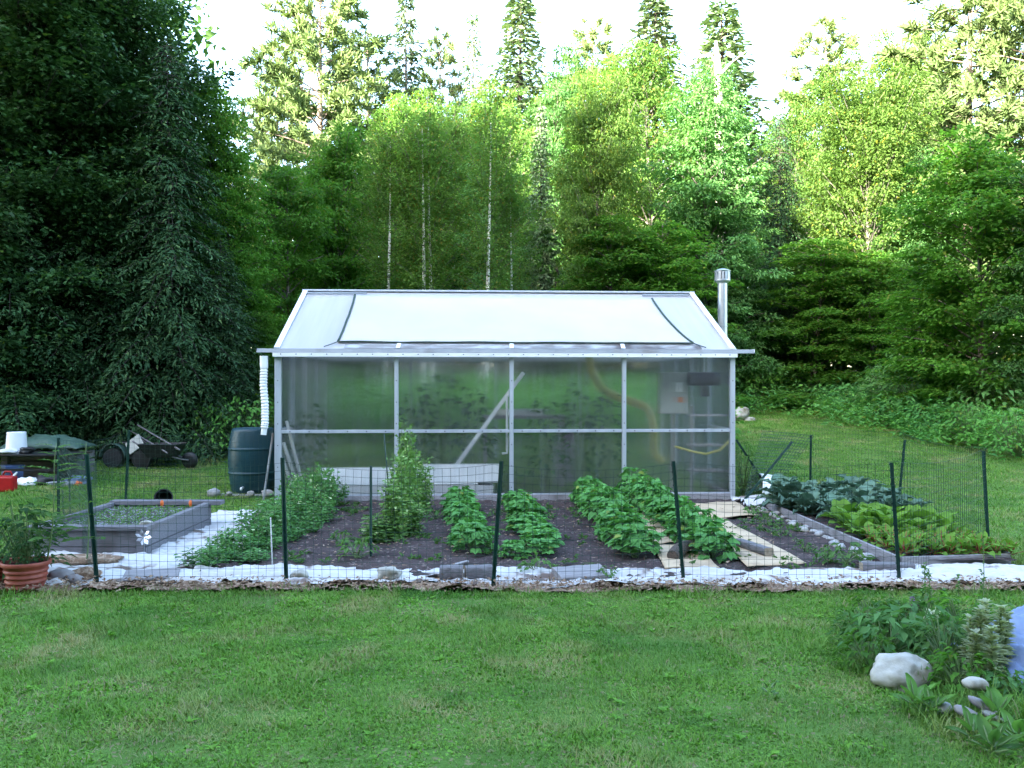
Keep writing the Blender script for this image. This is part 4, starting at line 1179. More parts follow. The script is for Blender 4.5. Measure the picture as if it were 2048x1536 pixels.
MB().tube([(.10, 0, .24), (.15, 0, .30)], [.02, .012], 8).build('spout', M['whiteplastic'], t)
cl = [('white_bag', (.16, .10, .10), 'whiteplastic', 58, 958, 'rumpled white bag under the right end of the table', 'bag'), ('black_bag', (.22, .14, .12), 'black', 92, 962, 'black rubbish bag on the grass under the table end', 'bag'),
      ('dust_sheet', (.20, .12, .09), 'bluecloth', 140, 958, 'pale blue rag heap right of the black bag', 'rag'), ('orange_bottle', (.05, .04, .05), 'orange', 157, 962, 'small orange lump at the right end of the clutter', 'bottle'),
      ('grey_sheet', (.28, .16, .05), 'gutter', 118, 972, 'flat grey cloth on the grass in front of the clutter', 'cloth'), ('clay_pot', (.07, .06, .07), 'terracotta', 75, 968, 'small brown pot between the white and black bags', 'pot')]
for k, (nm, r, m, px, py, lab, cat) in enumerate(cl):
    a = P(px, py, 13.9); o = MB().blob((0, 0, 0), r, 30 + k, .55, 3, 0, .6, 1.8).build(nm, M[m], smooth=True); o.location = (a.x, 13.9 + .1 * (k % 3), terr(0, 13.9) + r[2] * .6); tag(o, lab, cat)
# garden tractor with green cowl, and a tipped barrow with long handles
td2 = 15.75; g2 = terr(0, td2)
a = P(240, 930, td2); t = empty('garden_tractor', (P(262, 930, td2).x, td2, g2), 'old green garden tractor parked at the dark edge of the trees', 'tractor')
MB().lathe([(.10, -.10), (.19, -.10), (.205, -.06), (.205, .06), (.19, .10), (.10, .10)], 24).build('wheel', M['black'], t, smooth=True, auto=.6)
t.children[-1].rotation_euler = (PI / 2, 0, 0); t.children[-1].location = (-.28, -.12, .2)
o = MB().lathe([(.10, -.10), (.17, -.10), (.18, .08), (.10, .09)], 24).build('wheel', M['black'], t, smooth=True, auto=.6); o.rotation_euler = (PI / 2, 0, 0); o.location = (.28, -.12, .18)
b = MB().grid(lambda u, v: (-.28 + .25 * math.cos(PI * u), -.24 + .26 * v, .22 + .27 * math.sin(PI * u)), 16, 6); b.build('fender', M['tractorgreen'], t, smooth=True, solid=.01)
MB().box((-.12, -.12, .16), (.42, .16, .36)).build('engine_housing', M['darkmetal'], t, bevel=.03)
MB().bar((.0, -.16, .38), (.28, -.16, .58), .28, .02, up=(0, -1, .5)).build('cowl', M['greybox'], t, bevel=.006)
MB().tube([(.2, 0, .36), (.34, 0, .6), (.4, 0, .62)], .015, 8).build('steering_column', M['darkmetal'], t)
MB().box((-.24, -.06, .47), (-.02, .2, .52)).build('saddle', M['black'], t, bevel=.02)
t = empty('wheelbarrow', (P(325, 930, td2 - .3).x, td2 - .2, g2), 'dark wheelbarrow with long wooden handles beside the garden tractor', 'wheelbarrow')
b = MB(); lo = [(-.26, -.2), (.2, -.2), (.2, .2), (-.26, .2)]; hi = [(-.42, -.32), (.34, -.32), (.34, .32), (-.42, .32)]
b.v = [Vector((x, y, .24)) for x, y in lo] + [Vector((x, y, .50)) for x, y in hi]; b.f = [(0, 3, 2, 1), (0, 1, 5, 4), (1, 2, 6, 5), (2, 3, 7, 6), (3, 0, 4, 7)]; b.m = [0] * 5
b.build('tray', M['darkmetal'], t, solid=.012)
for y in (-.24, .24): MB().tube([(-.55, y * .9, .56), (-.3, y, .40), (.34, y * .5, .2), (.5, y * .3, .17)], .017, 8).build('handle', M['logwood'], t, smooth=True)
o = MB().lathe([(.05, -.03), (.15, -.035), (.165, 0), (.15, .035), (.05, .03)], 24).build('wheel', M['black'], t, smooth=True); o.rotation_euler = (PI / 2, 0, 0); o.location = (.5, 0, .165)
for y in (-.2, .2): MB().tube([(-.2, y, .25), (-.28, y, .0)], .013, 6).build('leg', M['darkmetal'], t)
for i, (a_, c_, lab) in enumerate((((262, 862), (335, 906), 'long pole slanting down over the garden tractor'), ((275, 850), (360, 900), 'second longer pole slanting over the wheelbarrow'))):
    o = MB().tube([P(*a_, td2 + .25), P(*c_, td2 - .55)], .014, 6).build('wooden_pole', M['logwood']); tag(o, lab, 'pole')

for o in list(COL.objects):
    if o.name in ('wheelbarrow', 'garden_tractor'): o.scale = (.88, .88, .88)

# ------------------------------------------------------------------ logs, planks, cardboard, rocks
def plank(px0, py0, px1, py1, w, th, name, matl, label, cat, lift=.05, tilt=0.0):
    a, c = G(px0, py0), G(px1, py1); m = (a + c) / 2; L_ = (c - a).length; an = math.atan2(c.y - a.y, c.x - a.x)
    nb = MB(); n = 12
    def fn(u, v):
        k = v * 2 * PI; x = (u - .5) * L_
        jy = 1 + .12 * mnoise.noise(Vector((u * 4, math.cos(k), math.sin(k) + px0)))
        e = lambda q: math.copysign(abs(q) ** .45, q)
        return (x, e(math.cos(k)) * w / 2 * jy, e(math.sin(k)) * th / 2 * jy + th / 2)
    nb.grid(fn, 14, 16)
    b0 = len(nb.v)
    nb.face([k for k in range(16)][::1] and [j * 15 for j in range(16)], 1); nb.face([j * 15 + 14 for j in range(16)][::-1], 1)
    o = nb.build(name, [matl, M['cutwood'] if matl is not M['wood'] else matl], smooth=True, auto=.7)
    o.location = (m.x, m.y, lift); o.rotation_euler = (tilt, 0, an)
    return tag(o, label, cat)


plank(880, 1170, 926, 1170, .14, .11, 'wood_block', M['logwood'], 'squared block of firewood left of the centre fence post', 'wood block')
plank(930, 1168, 984, 1166, .13, .10, 'split_log', M['logwood'], 'split log against the left side of the centre fence post', 'log')
plank(1112, 1168, 1208, 1160, .22, .055, 'split_log', M['wood'], 'slanted grey slab of wood on the cloth right of the centre post', 'wood slab', tilt=.25)
plank(1722, 1152, 1826, 1154, .12, .07, 'split_log', M['logwood'], 'grey split log on the cloth beside the rightmost front post', 'log')
plank(1478, 1106, 1538, 1127, .10, .075, 'split_log', M['logwood'], 'grey weathered log lying on the right cardboard sheet', 'log', .07)
plank(248, 1170, 358, 1164, .24, .03, 'plank', M['wood'], 'flat grey board on the white cloth before the grey bed', 'board', .06, .12)
plank(905, 1143, 935, 1135, .04, .015, 'wood_splinter', M['wood'], 'thin splinter of wood on the soil behind the wood block', 'splinter', .05)
# curved bark log
a, c = G(1345, 1132), G(1425, 1112)
pts = [a.lerp(c, k) + Vector((0, .10 * math.sin(k * PI), .09 + .05 * math.sin(k * PI))) for k in np.linspace(0, 1, 12)]
o = MB().tube(pts, [.055 + .012 * math.sin(k * 9) for k in np.linspace(0, 1, 12)], 14).build('bark_log', M['barkwood'], smooth=True, auto=1.0); tag(o, 'curved bark-covered log on the left cardboard sheet', 'log')
for i, (px, py, s, m, lab) in enumerate(((600, 1170, (.075, .06, .05), 'rockwhite', 'cream stone on the cloth right of the second fence post'), (778, 1166, (.10, .07, .06), 'rockwhite', 'larger tan stone on the cloth before the tall peas'),
                                         (120, 1172, (.11, .08, .06), 'slate', 'dark lump of rock beside the large terracotta pot'), (150, 1176, (.06, .05, .04), 'slate', 'smaller dark rock left of the first fence post'), (170, 1165, (.12, .09, .05), 'mulch', 'brown clod on the cloth by the first fence post'))):
    p = G(px, py); o = MB().blob((0, 0, 0), s, 70 + i, .35, 3).build('stone', M[m], smooth=True); o.location = (p.x, p.y, .05 + s[2] * .5); tag(o, lab, 'stone')
# flattened molehill of soil on the left cloth
p = G(165, 1135); o = MB().blob((0, 0, 0), (.36, .14, .045), 77, .4, 3, 0, 0, 2.0).build('dirt_heap', M['mulch'], smooth=True); o.location = (p.x, p.y, .075); tag(o, 'flat heap of dry dirt on the cloth before the grey bed', 'dirt heap')


def cardb(corners, label, lift=.065, amp=.02):
    q = [G(*k) for k in corners]
    def fn(u, v):
        p = q[0].lerp(q[1], u).lerp(q[3].lerp(q[2], u), v); e = .03 * mnoise.noise(Vector((u * 3, v * 3, corners[0][0])))
        return (p.x + e, p.y + e, lift + amp * mnoise.noise(Vector((u * 2.2, v * 3, corners[0][1]))))
    o = MB().grid(fn, 14, 20).build('cardboard_sheet', M['cardboard'], smooth=True, solid=.005); return tag(o, label, 'cardboard', 'cardboard between the bean rows')


cardb(((1495, 1148), (1612, 1142), (1450, 1048), (1395, 1052)), 'longest tan cardboard sheet right of the last bean row')
cardb(((1330, 1152), (1440, 1150), (1385, 1100), (1308, 1105)), 'tan cardboard sheet at the front between the last two bean rows')
cardb(((1308, 1100), (1360, 1096), (1300, 1035), (1270, 1040)), 'narrow cardboard strip behind the curved log between two bean rows')
cardb(((1400, 1048), (1520, 1040), (1470, 1012), (1385, 1015)), 'rear cardboard sheet near the greenhouse right end', .06)

# ------------------------------------------------------------------ flower bed in the lower right corner
p = G(1808, 1386); o = MB().blob((0, 0, 0), (.160, .125, .122), 5, .28, 4, 0, .5, 1.6).build('boulder', M['rockwhite'], smooth=True); o.location = (p.x + .03, p.y + .11, .055); o.rotation_euler = (0, .05, .2); tag(o, 'large pale boulder at the edge of the flower bed', 'boulder')
for i, (px, py, s, m, rot, lab) in enumerate(((1950, 1410, (.068, .05, .034), 'rockwhite', (0, .1, .1), 'smooth oval white stone on top of the small rock pile'), (1940, 1440, (.085, .05, .026), 'slate', (.1, .45, -.1), 'flat brown rock slanting down the left of the rock pile'),
                                              (1965, 1432, (.08, .05, .022), 'slate', (.1, .5, 0), 'flat rock directly under the oval white stone'), (1890, 1428, (.034, .03, .03), 'rock', (0, 0, 0), 'small round grey stone left of the rock pile'), (1985, 1440, (.055, .04, .02), 'rock', (0, .4, 0), 'lowest thin rock at the right of the rock pile'))):
    q = G(px, py, .03); o = MB().blob((0, 0, 0), s, 85 + i, .13, 3).build('stone', M[m], smooth=True); o.location = (q.x, q.y, .03 + s[2] + (.075 if i == 0 else (.03 if i == 2 else 0))); o.rotation_euler = rot; tag(o, lab, 'stone')
# pale blue tarp hump at the right edge
q = G(2050, 1370)
b = MB().grid(lambda u, v: (q.x - .12 + .75 * u, q.y - .10 + .75 * v, .02 + .40 * max(0, math.sin(PI * min(1, u * .62 + .02)) * math.sin(PI * v)) ** .75 + .035 * mnoise.noise(Vector((u * 6, v * 6, 3))) + .035 * abs(mnoise.noise(Vector((u * 9 + v * 4, v * 7 - u * 5, 6)))) + .012 * mnoise.noise(Vector((u * 24, v * 22, 1)))), 64, 60)
o = b.build('tarp_cover', M['bluecloth'], smooth=True, solid=.004); tag(o, 'pale blue tarp humped over something at the right edge', 'tarp')


def spike_plant(loc, h, label, seed):
    global rng
    rng = np.random.default_rng(seed); t = empty('spike_plant', loc, label, 'plant', 'pale leafy spikes in the flower bed'); lb = LB()
    ln = Vector((U(-.05, .05), U(-.05, .05), 1))
    MB().tube([ln * (h * k) for k in (0, .5, 1)], .006, 6).build('stem', M['stem'], t)
    n = 150; z = U(.15, 1, n); az = np.arange(n) * 2.4; el = .15 + .5 * z
    lb.add('fold', np.stack([ln.x * h * z, ln.y * h * z, h * z], 1), np.stack([np.cos(az), np.sin(az), el], 1), np.stack([-np.cos(az) * .4, -np.sin(az) * .4, np.ones(n)], 1), .075 * (1.15 - .55 * z), .028)
    lb.build('foliage', M['sage'], t)


for i, (px, py, top) in enumerate(((1938, 1368, 1235), (1960, 1372, 1218), (1978, 1362, 1205), (1995, 1368, 1215), (2008, 1360, 1228), (1950, 1385, 1265), (1985, 1388, 1255))):
    q = G(px, py); spike_plant(q, (py - top) * q.y / F, ('leftmost pale leafy spike of the clump', 'second pale leafy spike from the left of the clump', 'tallest pale leafy spike in the middle of the clump', 'pale leafy spike right of the tallest one', 'rightmost pale leafy spike beside the blue tarp', 'short pale spike at the front left of the clump', 'short pale spike at the front right of the clump')[i], 130 + i)


def leafy(px, py, tpl, matl, n, L, W, el0, el1, label, seed, name='broadleaf_weed', cat='weed', s=1, group=None):
    q = G(px, py); r = rosette(name, tpl, matl, n, L, W, seed, el0, el1); r.location = (q.x, q.y, .01); tag(r, label, cat, group); return r


leafy(1832, 1425, 'broad', M['broad'], 7, .125, .075, .35, 1.3, 'broadleaf plantain in front of the large pale boulder', 140)
leafy(1866, 1440, 'broad', M['broad'], 7, .10, .058, .3, 1.1, 'smaller broadleaf plantain left of the rock pile', 141)
leafy(1990, 1450, 'broad', M['broad'], 7, .125, .08, .4, 1.35, 'broadleaf plantain over the right side of the rock pile', 142)
leafy(1945, 1490, 'broad', M['broad'], 7, .10, .06, .3, 1.2, 'broadleaf weed on the grass below the rock pile', 143)
leafy(2035, 1500, 'broad', M['broad'], 8, .12, .07, .3, 1.2, 'broadleaf weed in the bottom right corner', 144)
leafy(1985, 1520, 'broad', M['weed'], 9, .12, .05, .3, 1.2, 'narrow-leaved weed at the bottom edge below the rock pile', 145)
leafy(1540 + 0, 1400, 'chard', M['bluegreen'], 6, .05, .025, .3, 1.1, 'tiny blue-green weed alone in the lawn', 146)
fl = [dome_plant('border_plant', 'fold', M['maple'], 150, .30, .24, .085, .036, 150), dome_plant('border_plant', 'fold', M['bluegreen'], 130, .26, .22, .10, .045, 151), dome_plant('border_plant', 'fold', M['weed'], 150, .34, .20, .075, .03, 152)]
labs = ['dark leafy border plant left of the boulder', 'leafy border plant behind the boulder', 'low border plant at the left end of the flower bed', 'border plant behind the low left one', 'blue-green border plant in the middle of the flower bed', 'border plant between boulder and pale spikes',
        'upright border plant under the pale spikes', 'border plant at the rear of the flower bed', 'rear border plant nearest the lawn strip', 'border plant at the right rear of the flower bed', 'border plant beside the blue tarp front', 'border plant behind the pale spikes']
for i, (px, py, s) in enumerate(((1735, 1340, .72), (1775, 1318, 1.05), (1715, 1300, .8), (1745, 1270, .85), (1830, 1300, 1.1), (1890, 1345, .95), (1925, 1385, .75), (1800, 1262, .8), (1865, 1270, .9), (1925, 1290, 1.0), (2010, 1400, .6), (1985, 1300, .9))):
    q = G(px, py); copy_tree(fl[i % 3], (q.x, q.y, .0), i * 1.1, (s, s, s), labs[i], None, 'border plant')
remove(fl)
for i, (px, py, top, lab) in enumerate(((1848, 1248, 1128, 'thin dark seed stalk left of the tall one in the flower bed'), (1965, 1262, 1035, 'tallest thin seed stalk rising over the right raised bed'), (1915, 1262, 1150, 'short seed stalk between the two taller ones'), (1858, 1245, 1140, 'second thin stalk close to the left one'))):
    q = G(px, py); h = (py - top) * q.y / F; t = empty('seed_stalk', q, lab, 'stalk')
    MB().tube([(0, 0, 0), (.01, 0, h * .5), (0, 0, h)], [.004, .003, .002], 5).build('stem', M['stem'], t)
    n = 60; z = U(.25, 1, n); az = U(0, 6.28, n); lb = LB(); lb.add('fold', np.stack([0 * z, 0 * z, z * h], 1), np.stack([np.cos(az), np.sin(az), U(.2, 1, n)], 1), rdir(n, 1), U(.015, .038, n), U(.010, .018, n)); lb.build('foliage', M['weed'], t)
q = G(1832, 1262); t = empty('purple_flower', (q.x, q.y, 0), 'small purple flower cluster at the rear of the flower bed', 'flower')
n = 40; lb = LB(); lb.add('fold', np.array([0, 0, .19]) + rng.normal(0, .018, (n, 3)), rdir(n, .4), rdir(n, .5), .02, .015); lb.build('petals', M['petal'], t)
MB().tube([(0, 0, 0), (.005, 0, .19)], .003, 5).build('stem', M['stem'], t)
q = G(1862, 1300); t = empty('white_flower', (q.x, q.y, 0), 'cream flower cluster behind the large pale boulder', 'flower')
lb = LB(); lb.add('fold', np.array([0, 0, .22]) + rng.normal(0, .022, (n, 3)), rdir(n, .4), rdir(n, .5), .028, .016); lb.build('petals', M['whitepetal'], t)
MB().tube([(0, 0, 0), (.005, 0, .22)], .003, 5).build('stem', M['stem'], t)

# ------------------------------------------------------------------ grass
def grass():
    lb = LB()

    def field(n, x0, x1, y0, y1, keep, hl, wd, tpl='blade', mi=0, up=1.0):
        X = U(x0, x1, n); Y = U(y0, y1, n); k = keep(X, Y); X, Y = X[k], Y[k]; m = len(X)
        tuft = fbm(X, Y, .22); big = fbm(X + 7, Y, 1.1)
        hgt = hl * (.35 + 1.0 * tuft) * (.5 + 1.0 * big) * U(.6, 1.25, m)
        az = U(0, 6.28, m) + 0; tilt = U(.2, 1.7, m)
        D = np.stack([np.cos(az) * tilt, np.sin(az) * tilt, np.full(m, up)], 1)
        Z = terr_np(X, Y) + np.where((Y > 13) | (Y < 7), .05 * (fbm(X, Y, 2.2) - .5), 0) - .004
        lb.add(tpl, np.stack([X, Y, Z], 1), D, np.stack([-np.cos(az), -np.sin(az), tilt], 1), hgt, wd * U(.7, 1.3, m), mi)
    edge = lambda X, Y: 7.05 + .18 * (fbm(X, Y, .8) - .5) + .05 * fbm(X, Y, .15)
    frus = lambda X, Y: np.abs(X) < .60 * Y + .25
    dead = lambda X, Y: fbm(X * .8 + 31, Y * 1.3, .55)
    nobare = lambda X, Y: dead(X, Y) < .66
    field(230000, -4.6, 4.6, 3.3, 7.2, lambda X, Y: frus(X, Y) & (Y < edge(X, Y)) & (nobare(X, Y) | (U(0, 1, len(X)) < .3)), .042, .0052)
    field(95000, -4.6, 4.6, 3.3, 7.2, lambda X, Y: frus(X, Y) & (Y < edge(X, Y)) & (fbm(X + 17, Y, .5) > .42), .026, .020, 'fold', 1, .75)
    field(26000, -4.6, 4.6, 3.3, 7.2, lambda X, Y: frus(X, Y) & (Y < edge(X, Y)) & (fbm(X * .8 + 31, Y * 1.3, .55) > .58), .042, .0045, 'blade', 2, .5)
    field(16000, -4.6, 4.6, 3.3, 7.2, lambda X, Y: frus(X, Y) & (Y < edge(X, Y)) & (fbm(X * .7 + 51, Y * 1.6, .26, 2) > .69), .05, .005, 'blade', 2, .4)
    field(30000, -4.6, 4.6, 3.3, 7.2, lambda X, Y: frus(X, Y) & (Y < edge(X, Y)) & (fbm(X + 77, Y, .42) > .62), .085, .0058)
    for _ in range(130):
        x, y = U(-3.6, 3.4), U(3.6, 6.95)
        if abs(x) > .6 * y or x > 1.5 + .3 * (y - 4): continue
        m = 8; a = U(0, 6.28, m); z = float(terr_np(np.array([x]), np.array([y]))[0]) + .012
        lb.add('fold', np.stack([np.full(m, x), np.full(m, y), np.full(m, z)], 1), np.stack([np.cos(a), np.sin(a), U(.2, .8, m)], 1), np.array([0, 0, 1.0]) + rng.normal(0, .2, (m, 3)), U(.022, .05, m), U(.014, .026, m), 1)
    field(9000, -4.6, 4.6, 6.6, 7.2, lambda X, Y: frus(X, Y) & (Y < edge(X, Y) + .02) & (Y > edge(X, Y) - .22), .085, .006)
    bedr = lambda X, Y: (X > 4.75) | (Y > 11.75)
    field(260000, 3.2, 16, 7.6, 27, lambda X, Y: (X < .60 * Y + .3) & bedr(X, Y) & (X > 3.35) & (X < 9.8 + .4 * np.maximum(0, Y - 24)), .058, .011)
    field(60000, 3.2, 16, 7.6, 27, lambda X, Y: (X < .60 * Y + .3) & bedr(X, Y) & (X > 3.35) & (X < 9.8 + .4 * np.maximum(0, Y - 24)), .026, .03, 'fold', 1, .75)
    field(120000, -11, -2.9, 8.0, 17.5, lambda X, Y: (X > -.60 * Y - .3) & ((X < -4.85) | (Y > 10.6)) & ((X < -3.4) | (Y > 12.9)), .058, .009)
    field(25000, -11, -2.9, 8.0, 17.5, lambda X, Y: (X > -.60 * Y - .3) & ((X < -4.85) | (Y > 10.6)) & ((X < -3.4) | (Y > 12.9)), .024, .026, 'fold', 1, .75)
    field(50000, -4.5, 4.5, 17.2, 26, lambda X, Y: Y > 0, .08, .016)
    field(2600, -5.0, -4.2, 6.8, 7.6, lambda X, Y: X < -4.25, .07, .005)
    field(3800, 1.7, 3.0, 4.15, 5.3, lambda X, Y: (fbm(X, Y, .3) > .45) & (X > 1.85 + .2 * fbm(X, Y, .3)), .15, .006)
    field(2500, 4.6, 5.5, 7.8, 9.5, lambda X, Y: X > 4.6, .16, .008)
    o = lb.build('grass', [M['grass'], M['clover'], M['dry']]); tag(o, kind='stuff')


rng = np.random.default_rng(5)
grass()

# ------------------------------------------------------------------ trees
def deciduous(name, seed, Ht, R, nb, leaf, leafm, barkm, prof, z0=.12, L=.14, W=.085, per=34, spr=3, el=(.1, .7), trunk_r=.13, flat=.13, wob=.25, limb=1.15, droop=.25, twigm=None):
    global rng
    rng = np.random.default_rng(seed)
    root = empty(name, (0, 0, 0), 'x', 'tree'); lb = LB(); mb = MB(); m2 = MB() if twigm else mb
    tr = [Vector((wob * math.sin(k * 3 + seed), wob * math.cos(k * 2.3 + seed) - wob, Ht * .93 * k)) for k in np.linspace(0, 1, 12)]
    mb.tube(tr, [trunk_r * (1 - .88 * k) for k in np.linspace(0, 1, 12)], 8)
    tat = lambda k: tr[min(10, int(k * 11))].lerp(tr[min(10, int(k * 11)) + 1], k * 11 - min(10, int(k * 11)))
    CC = []; OO = []; RR = []
    for i in range(nb):
        k = z0 + (1 - z0) * ((i + U(0, 1)) / nb) ** .9; k = min(k, .995)
        rad = R * prof((k - z0) / (1 - z0)) * U(.65, 1.15); az = i * 2.399 + U(-.5, .5); e = el[0] + (el[1] - el[0]) * k + U(-.15, .15)
        d = Vector((math.cos(az) * math.cos(e), math.sin(az) * math.cos(e), math.sin(e)))
        b0 = tat(max(.05, k - .08 * rad / Ht * 3)); Lb = rad / max(.35, math.cos(e)); tip = b0 + d * Lb; mid = b0.lerp(tip, .5) + Vector((U(-.1, .1), U(-.1, .1), .08 * Lb))
        if Lb > .4: m2.tube([b0, mid, tip], [trunk_r * .34 * limb * (1 - k * .6), trunk_r * .2 * limb * (1 - k * .6), .008], 5, cap=False)
        ns = max(1, int(spr * Lb / R * 1.6 + .5))
        for s_ in range(ns):
            t = .28 + .72 * (s_ + U(.2, 1)) / ns; c = quadb(b0, mid, tip, min(1, t))
            CC.append(np.array(tuple(c)) + rng.normal(0, .07 * R, 3) * np.array([1, 1, .4])); OO.append((d.x, d.y)); RR.append(R * U(.15, .30))
    for c, o_, r in zip(CC, OO, RR):
        m = int(per * U(.7, 1.3)); a = U(0, 6.28, m); q = np.sqrt(U(0, 1, m)) * r
        P_ = np.stack([np.cos(a) * q, np.sin(a) * q, rng.normal(0, flat * r, m) - droop * q * q / r], 1) + c
        D = np.stack([np.cos(a) + o_[0] * .6, np.sin(a) + o_[1] * .6, U(-.55, .15, m)], 1) + rng.normal(0, .3, (m, 3))
        Nn = np.stack([np.cos(a) * .35 + o_[0] * .3, np.sin(a) * .35 + o_[1] * .3, np.ones(m)], 1) + rng.normal(0, .30, (m, 3))
        lb.add(leaf, P_, D, Nn, L * U(.7, 1.2, m), W * U(.7, 1.15, m))
    if twigm: lb.mb(m2, 1)
    mb.build('trunk', barkm, root, smooth=True); lb.build('crown', [leafm] + ([twigm] if twigm else []), root)
    return root


def conifer(name, seed, Ht, R, leafm, barkm, levels, perlev, step, L, W, droop, up, z0=.04, pw=.8, trunk_r=.17, tufts=3, twig=.42, gaps=0.0, tuftmode=False):
    global rng
    rng = np.random.default_rng(seed)
    root = empty(name, (0, 0, 0), 'x', 'tree'); lb = LB(); mb = MB()
    mb.tube([(0.06 * math.sin(k * 4), 0, Ht * k) for k in np.linspace(0, 1, 8)], [trunk_r * (1 - .95 * k) + .006 for k in np.linspace(0, 1, 8)], 8)
    Cs = []; Ds = []; Ns = []; Ls = []
    for i in range(levels):
        k = z0 + (1 - z0) * i / levels; off = U(0, 6.28)
        for j in range(perlev):
            if U(0, 1) < gaps: continue
            az = off + j * 2 * PI / perlev + U(-.35, .35); ln = (R * (1 - k) ** pw + .10 * R * (1 - k * .6)) * U(.6, 1.15); base = np.array([0, 0, Ht * min(.995, k + U(-.4, .4) / levels)])
            dv = np.array([math.cos(az), math.sin(az), 0]); sd = np.array([-math.sin(az), math.cos(az), 0])
            pos = lambda t: base + dv * ln * t + np.array([0, 0, ln * (up * t - droop * t * t)])
            mb.tube([pos(0), pos(.35), pos(.7), pos(.98)], [.022 * ln ** .5, .015 * ln ** .5, .010, .004], 4, cap=False)
            nt = max(2, int(ln / step))
            for q in range(nt):
                t = .16 + .84 * (q + U(0, 1)) / nt; p = pos(t)
                if tuftmode:
                    if t < .35: continue
                    m = tufts; Cs.append(np.repeat((p + rng.normal(0, .09, 3) * np.array([1, 1, .6]))[None], m, 0) + rng.normal(0, .05, (m, 3)))
                    Ds.append(rdir(m, .55) + dv * .45); Ns.append(rdir(m, .3)); Ls.append(L * U(.7, 1.2, m)); continue
                for s_ in (-1, 1):
                    tl = twig * ln * (1.08 - t) * U(.5, 1.1) + .10
                    td_ = unit(dv * U(.5, .9) + sd * s_ * U(.6, 1.0) + np.array([0, 0, -.18 + up * .3]))
                    m = max(2, int(tl / (L * .42))); tt = (np.arange(m) + U(0, .6)) / m
                    Cs.append(p + td_ * (tl * tt)[:, None] + np.array([0, 0, -1]) * (droop * tl * tt ** 2)[:, None] + rng.normal(0, .02, (m, 3)))
                    Ds.append(np.repeat(td_[None], m, 0) + np.array([0, 0, -droop]) * tt[:, None] * 1.2 + rng.normal(0, .38, (m, 3))); Ns.append(np.array([0, 0, 1]) + dv * .4 + rng.normal(0, .4, (m, 3))); Ls.append(L * U(.7, 1.25, m))
    Cs = np.concatenate(Cs); Ds = np.concatenate(Ds); Ns = np.concatenate(Ns); Ls = np.concatenate(Ls)
    lb.add('needle' if tuftmode else 'diamond', Cs, Ds, Ns, Ls, W * U(.7, 1.2, len(Cs)))
    mb.build('trunk', barkm, root, smooth=True); lb.build('crown', leafm, root)
    return root


round_ = lambda k: max(.12, math.sin(PI * min(1, (k * .86 + .14))) ** .7)
cone_ = lambda k: max(.08, (1 - k) ** .75)
vase_ = lambda k: max(.15, math.sin(PI * min(1, .1 + k * .84)) ** .6 * (.75 + .35 * k))
layer_ = lambda k: max(.2, (1.0 - .55 * k) * (1 if k < .8 else (1 - k) / .2 * .7 + .3))
PR = {}
PR['mapA'] = deciduous('maple_tree', 201, 10, 3.0, 84, 'maple', M['maple'], M['bark'], round_, L=.17, W=.15, per=92, spr=3)
PR['mapB'] = deciduous('maple_tree', 202, 10, 2.8, 80, 'fold', M['bluegreen'], M['bark'], layer_, L=.16, W=.095, per=105, spr=3, flat=.09)
PR['mapC'] = deciduous('maple_tree', 203, 9, 3.2, 72, 'maple', M['maple'], M['bark'], layer_, z0=.06, L=.16, W=.14, per=105, spr=3, flat=.09, el=(0, .6))
PR['yel'] = deciduous('beech_tree', 204, 9, 3.0, 92, 'fold', M['yellowleaf'], M['bark'], vase_, z0=.16, L=.15, W=.10, per=92, spr=3, el=(.3, .95), limb=.6)
PR['ash'] = deciduous('ash_tree', 205, 10, 2.6, 86, 'fold', M['birchleaf'], M['bark'], round_, L=.15, W=.085, per=92, spr=3)
PR['bir'] = deciduous('birch_tree', 206, 10, 1.35, 90, 'diamond', M['birchleaf'], M['birch'], lambda k: max(.15, math.sin(PI * min(1, .12 + .84 * k))), z0=.34, L=.10, W=.07, per=26, spr=3, el=(.5, 1.0), trunk_r=.105, limb=.22, wob=.10, flat=.5, twigm=M['bark'])
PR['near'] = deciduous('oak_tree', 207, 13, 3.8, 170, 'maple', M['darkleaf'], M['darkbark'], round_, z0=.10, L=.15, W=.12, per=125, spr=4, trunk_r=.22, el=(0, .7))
PR['nearB'] = deciduous('dark_broadleaf_tree', 208, 11, 3.0, 140, 'fold', M['maple'], M['darkbark'], layer_, z0=.03, L=.15, W=.09, per=105, spr=3, flat=.10, el=(0, .6))
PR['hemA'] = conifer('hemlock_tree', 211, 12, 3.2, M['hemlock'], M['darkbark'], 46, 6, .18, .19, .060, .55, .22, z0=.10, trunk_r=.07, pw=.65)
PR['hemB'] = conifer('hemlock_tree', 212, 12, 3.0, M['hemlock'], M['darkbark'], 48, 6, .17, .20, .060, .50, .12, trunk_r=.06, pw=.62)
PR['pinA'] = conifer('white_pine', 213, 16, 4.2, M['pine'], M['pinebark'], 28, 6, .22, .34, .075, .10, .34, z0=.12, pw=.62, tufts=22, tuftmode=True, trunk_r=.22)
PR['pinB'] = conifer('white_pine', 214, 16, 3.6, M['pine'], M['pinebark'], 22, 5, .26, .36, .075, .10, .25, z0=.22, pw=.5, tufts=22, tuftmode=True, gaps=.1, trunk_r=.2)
PR['spr'] = conifer('spruce_tree', 215, 16, 2.2, M['spruce'], M['darkbark'], 58, 7, .20, .30, .11, .32, .10, pw=.8, z0=.1)
PR['spa'] = conifer('thin_spruce', 216, 16, 1.5, M['spruce'], M['bark'], 50, 6, .22, .34, .11, .35, .05, pw=.6, gaps=.2, z0=.2)
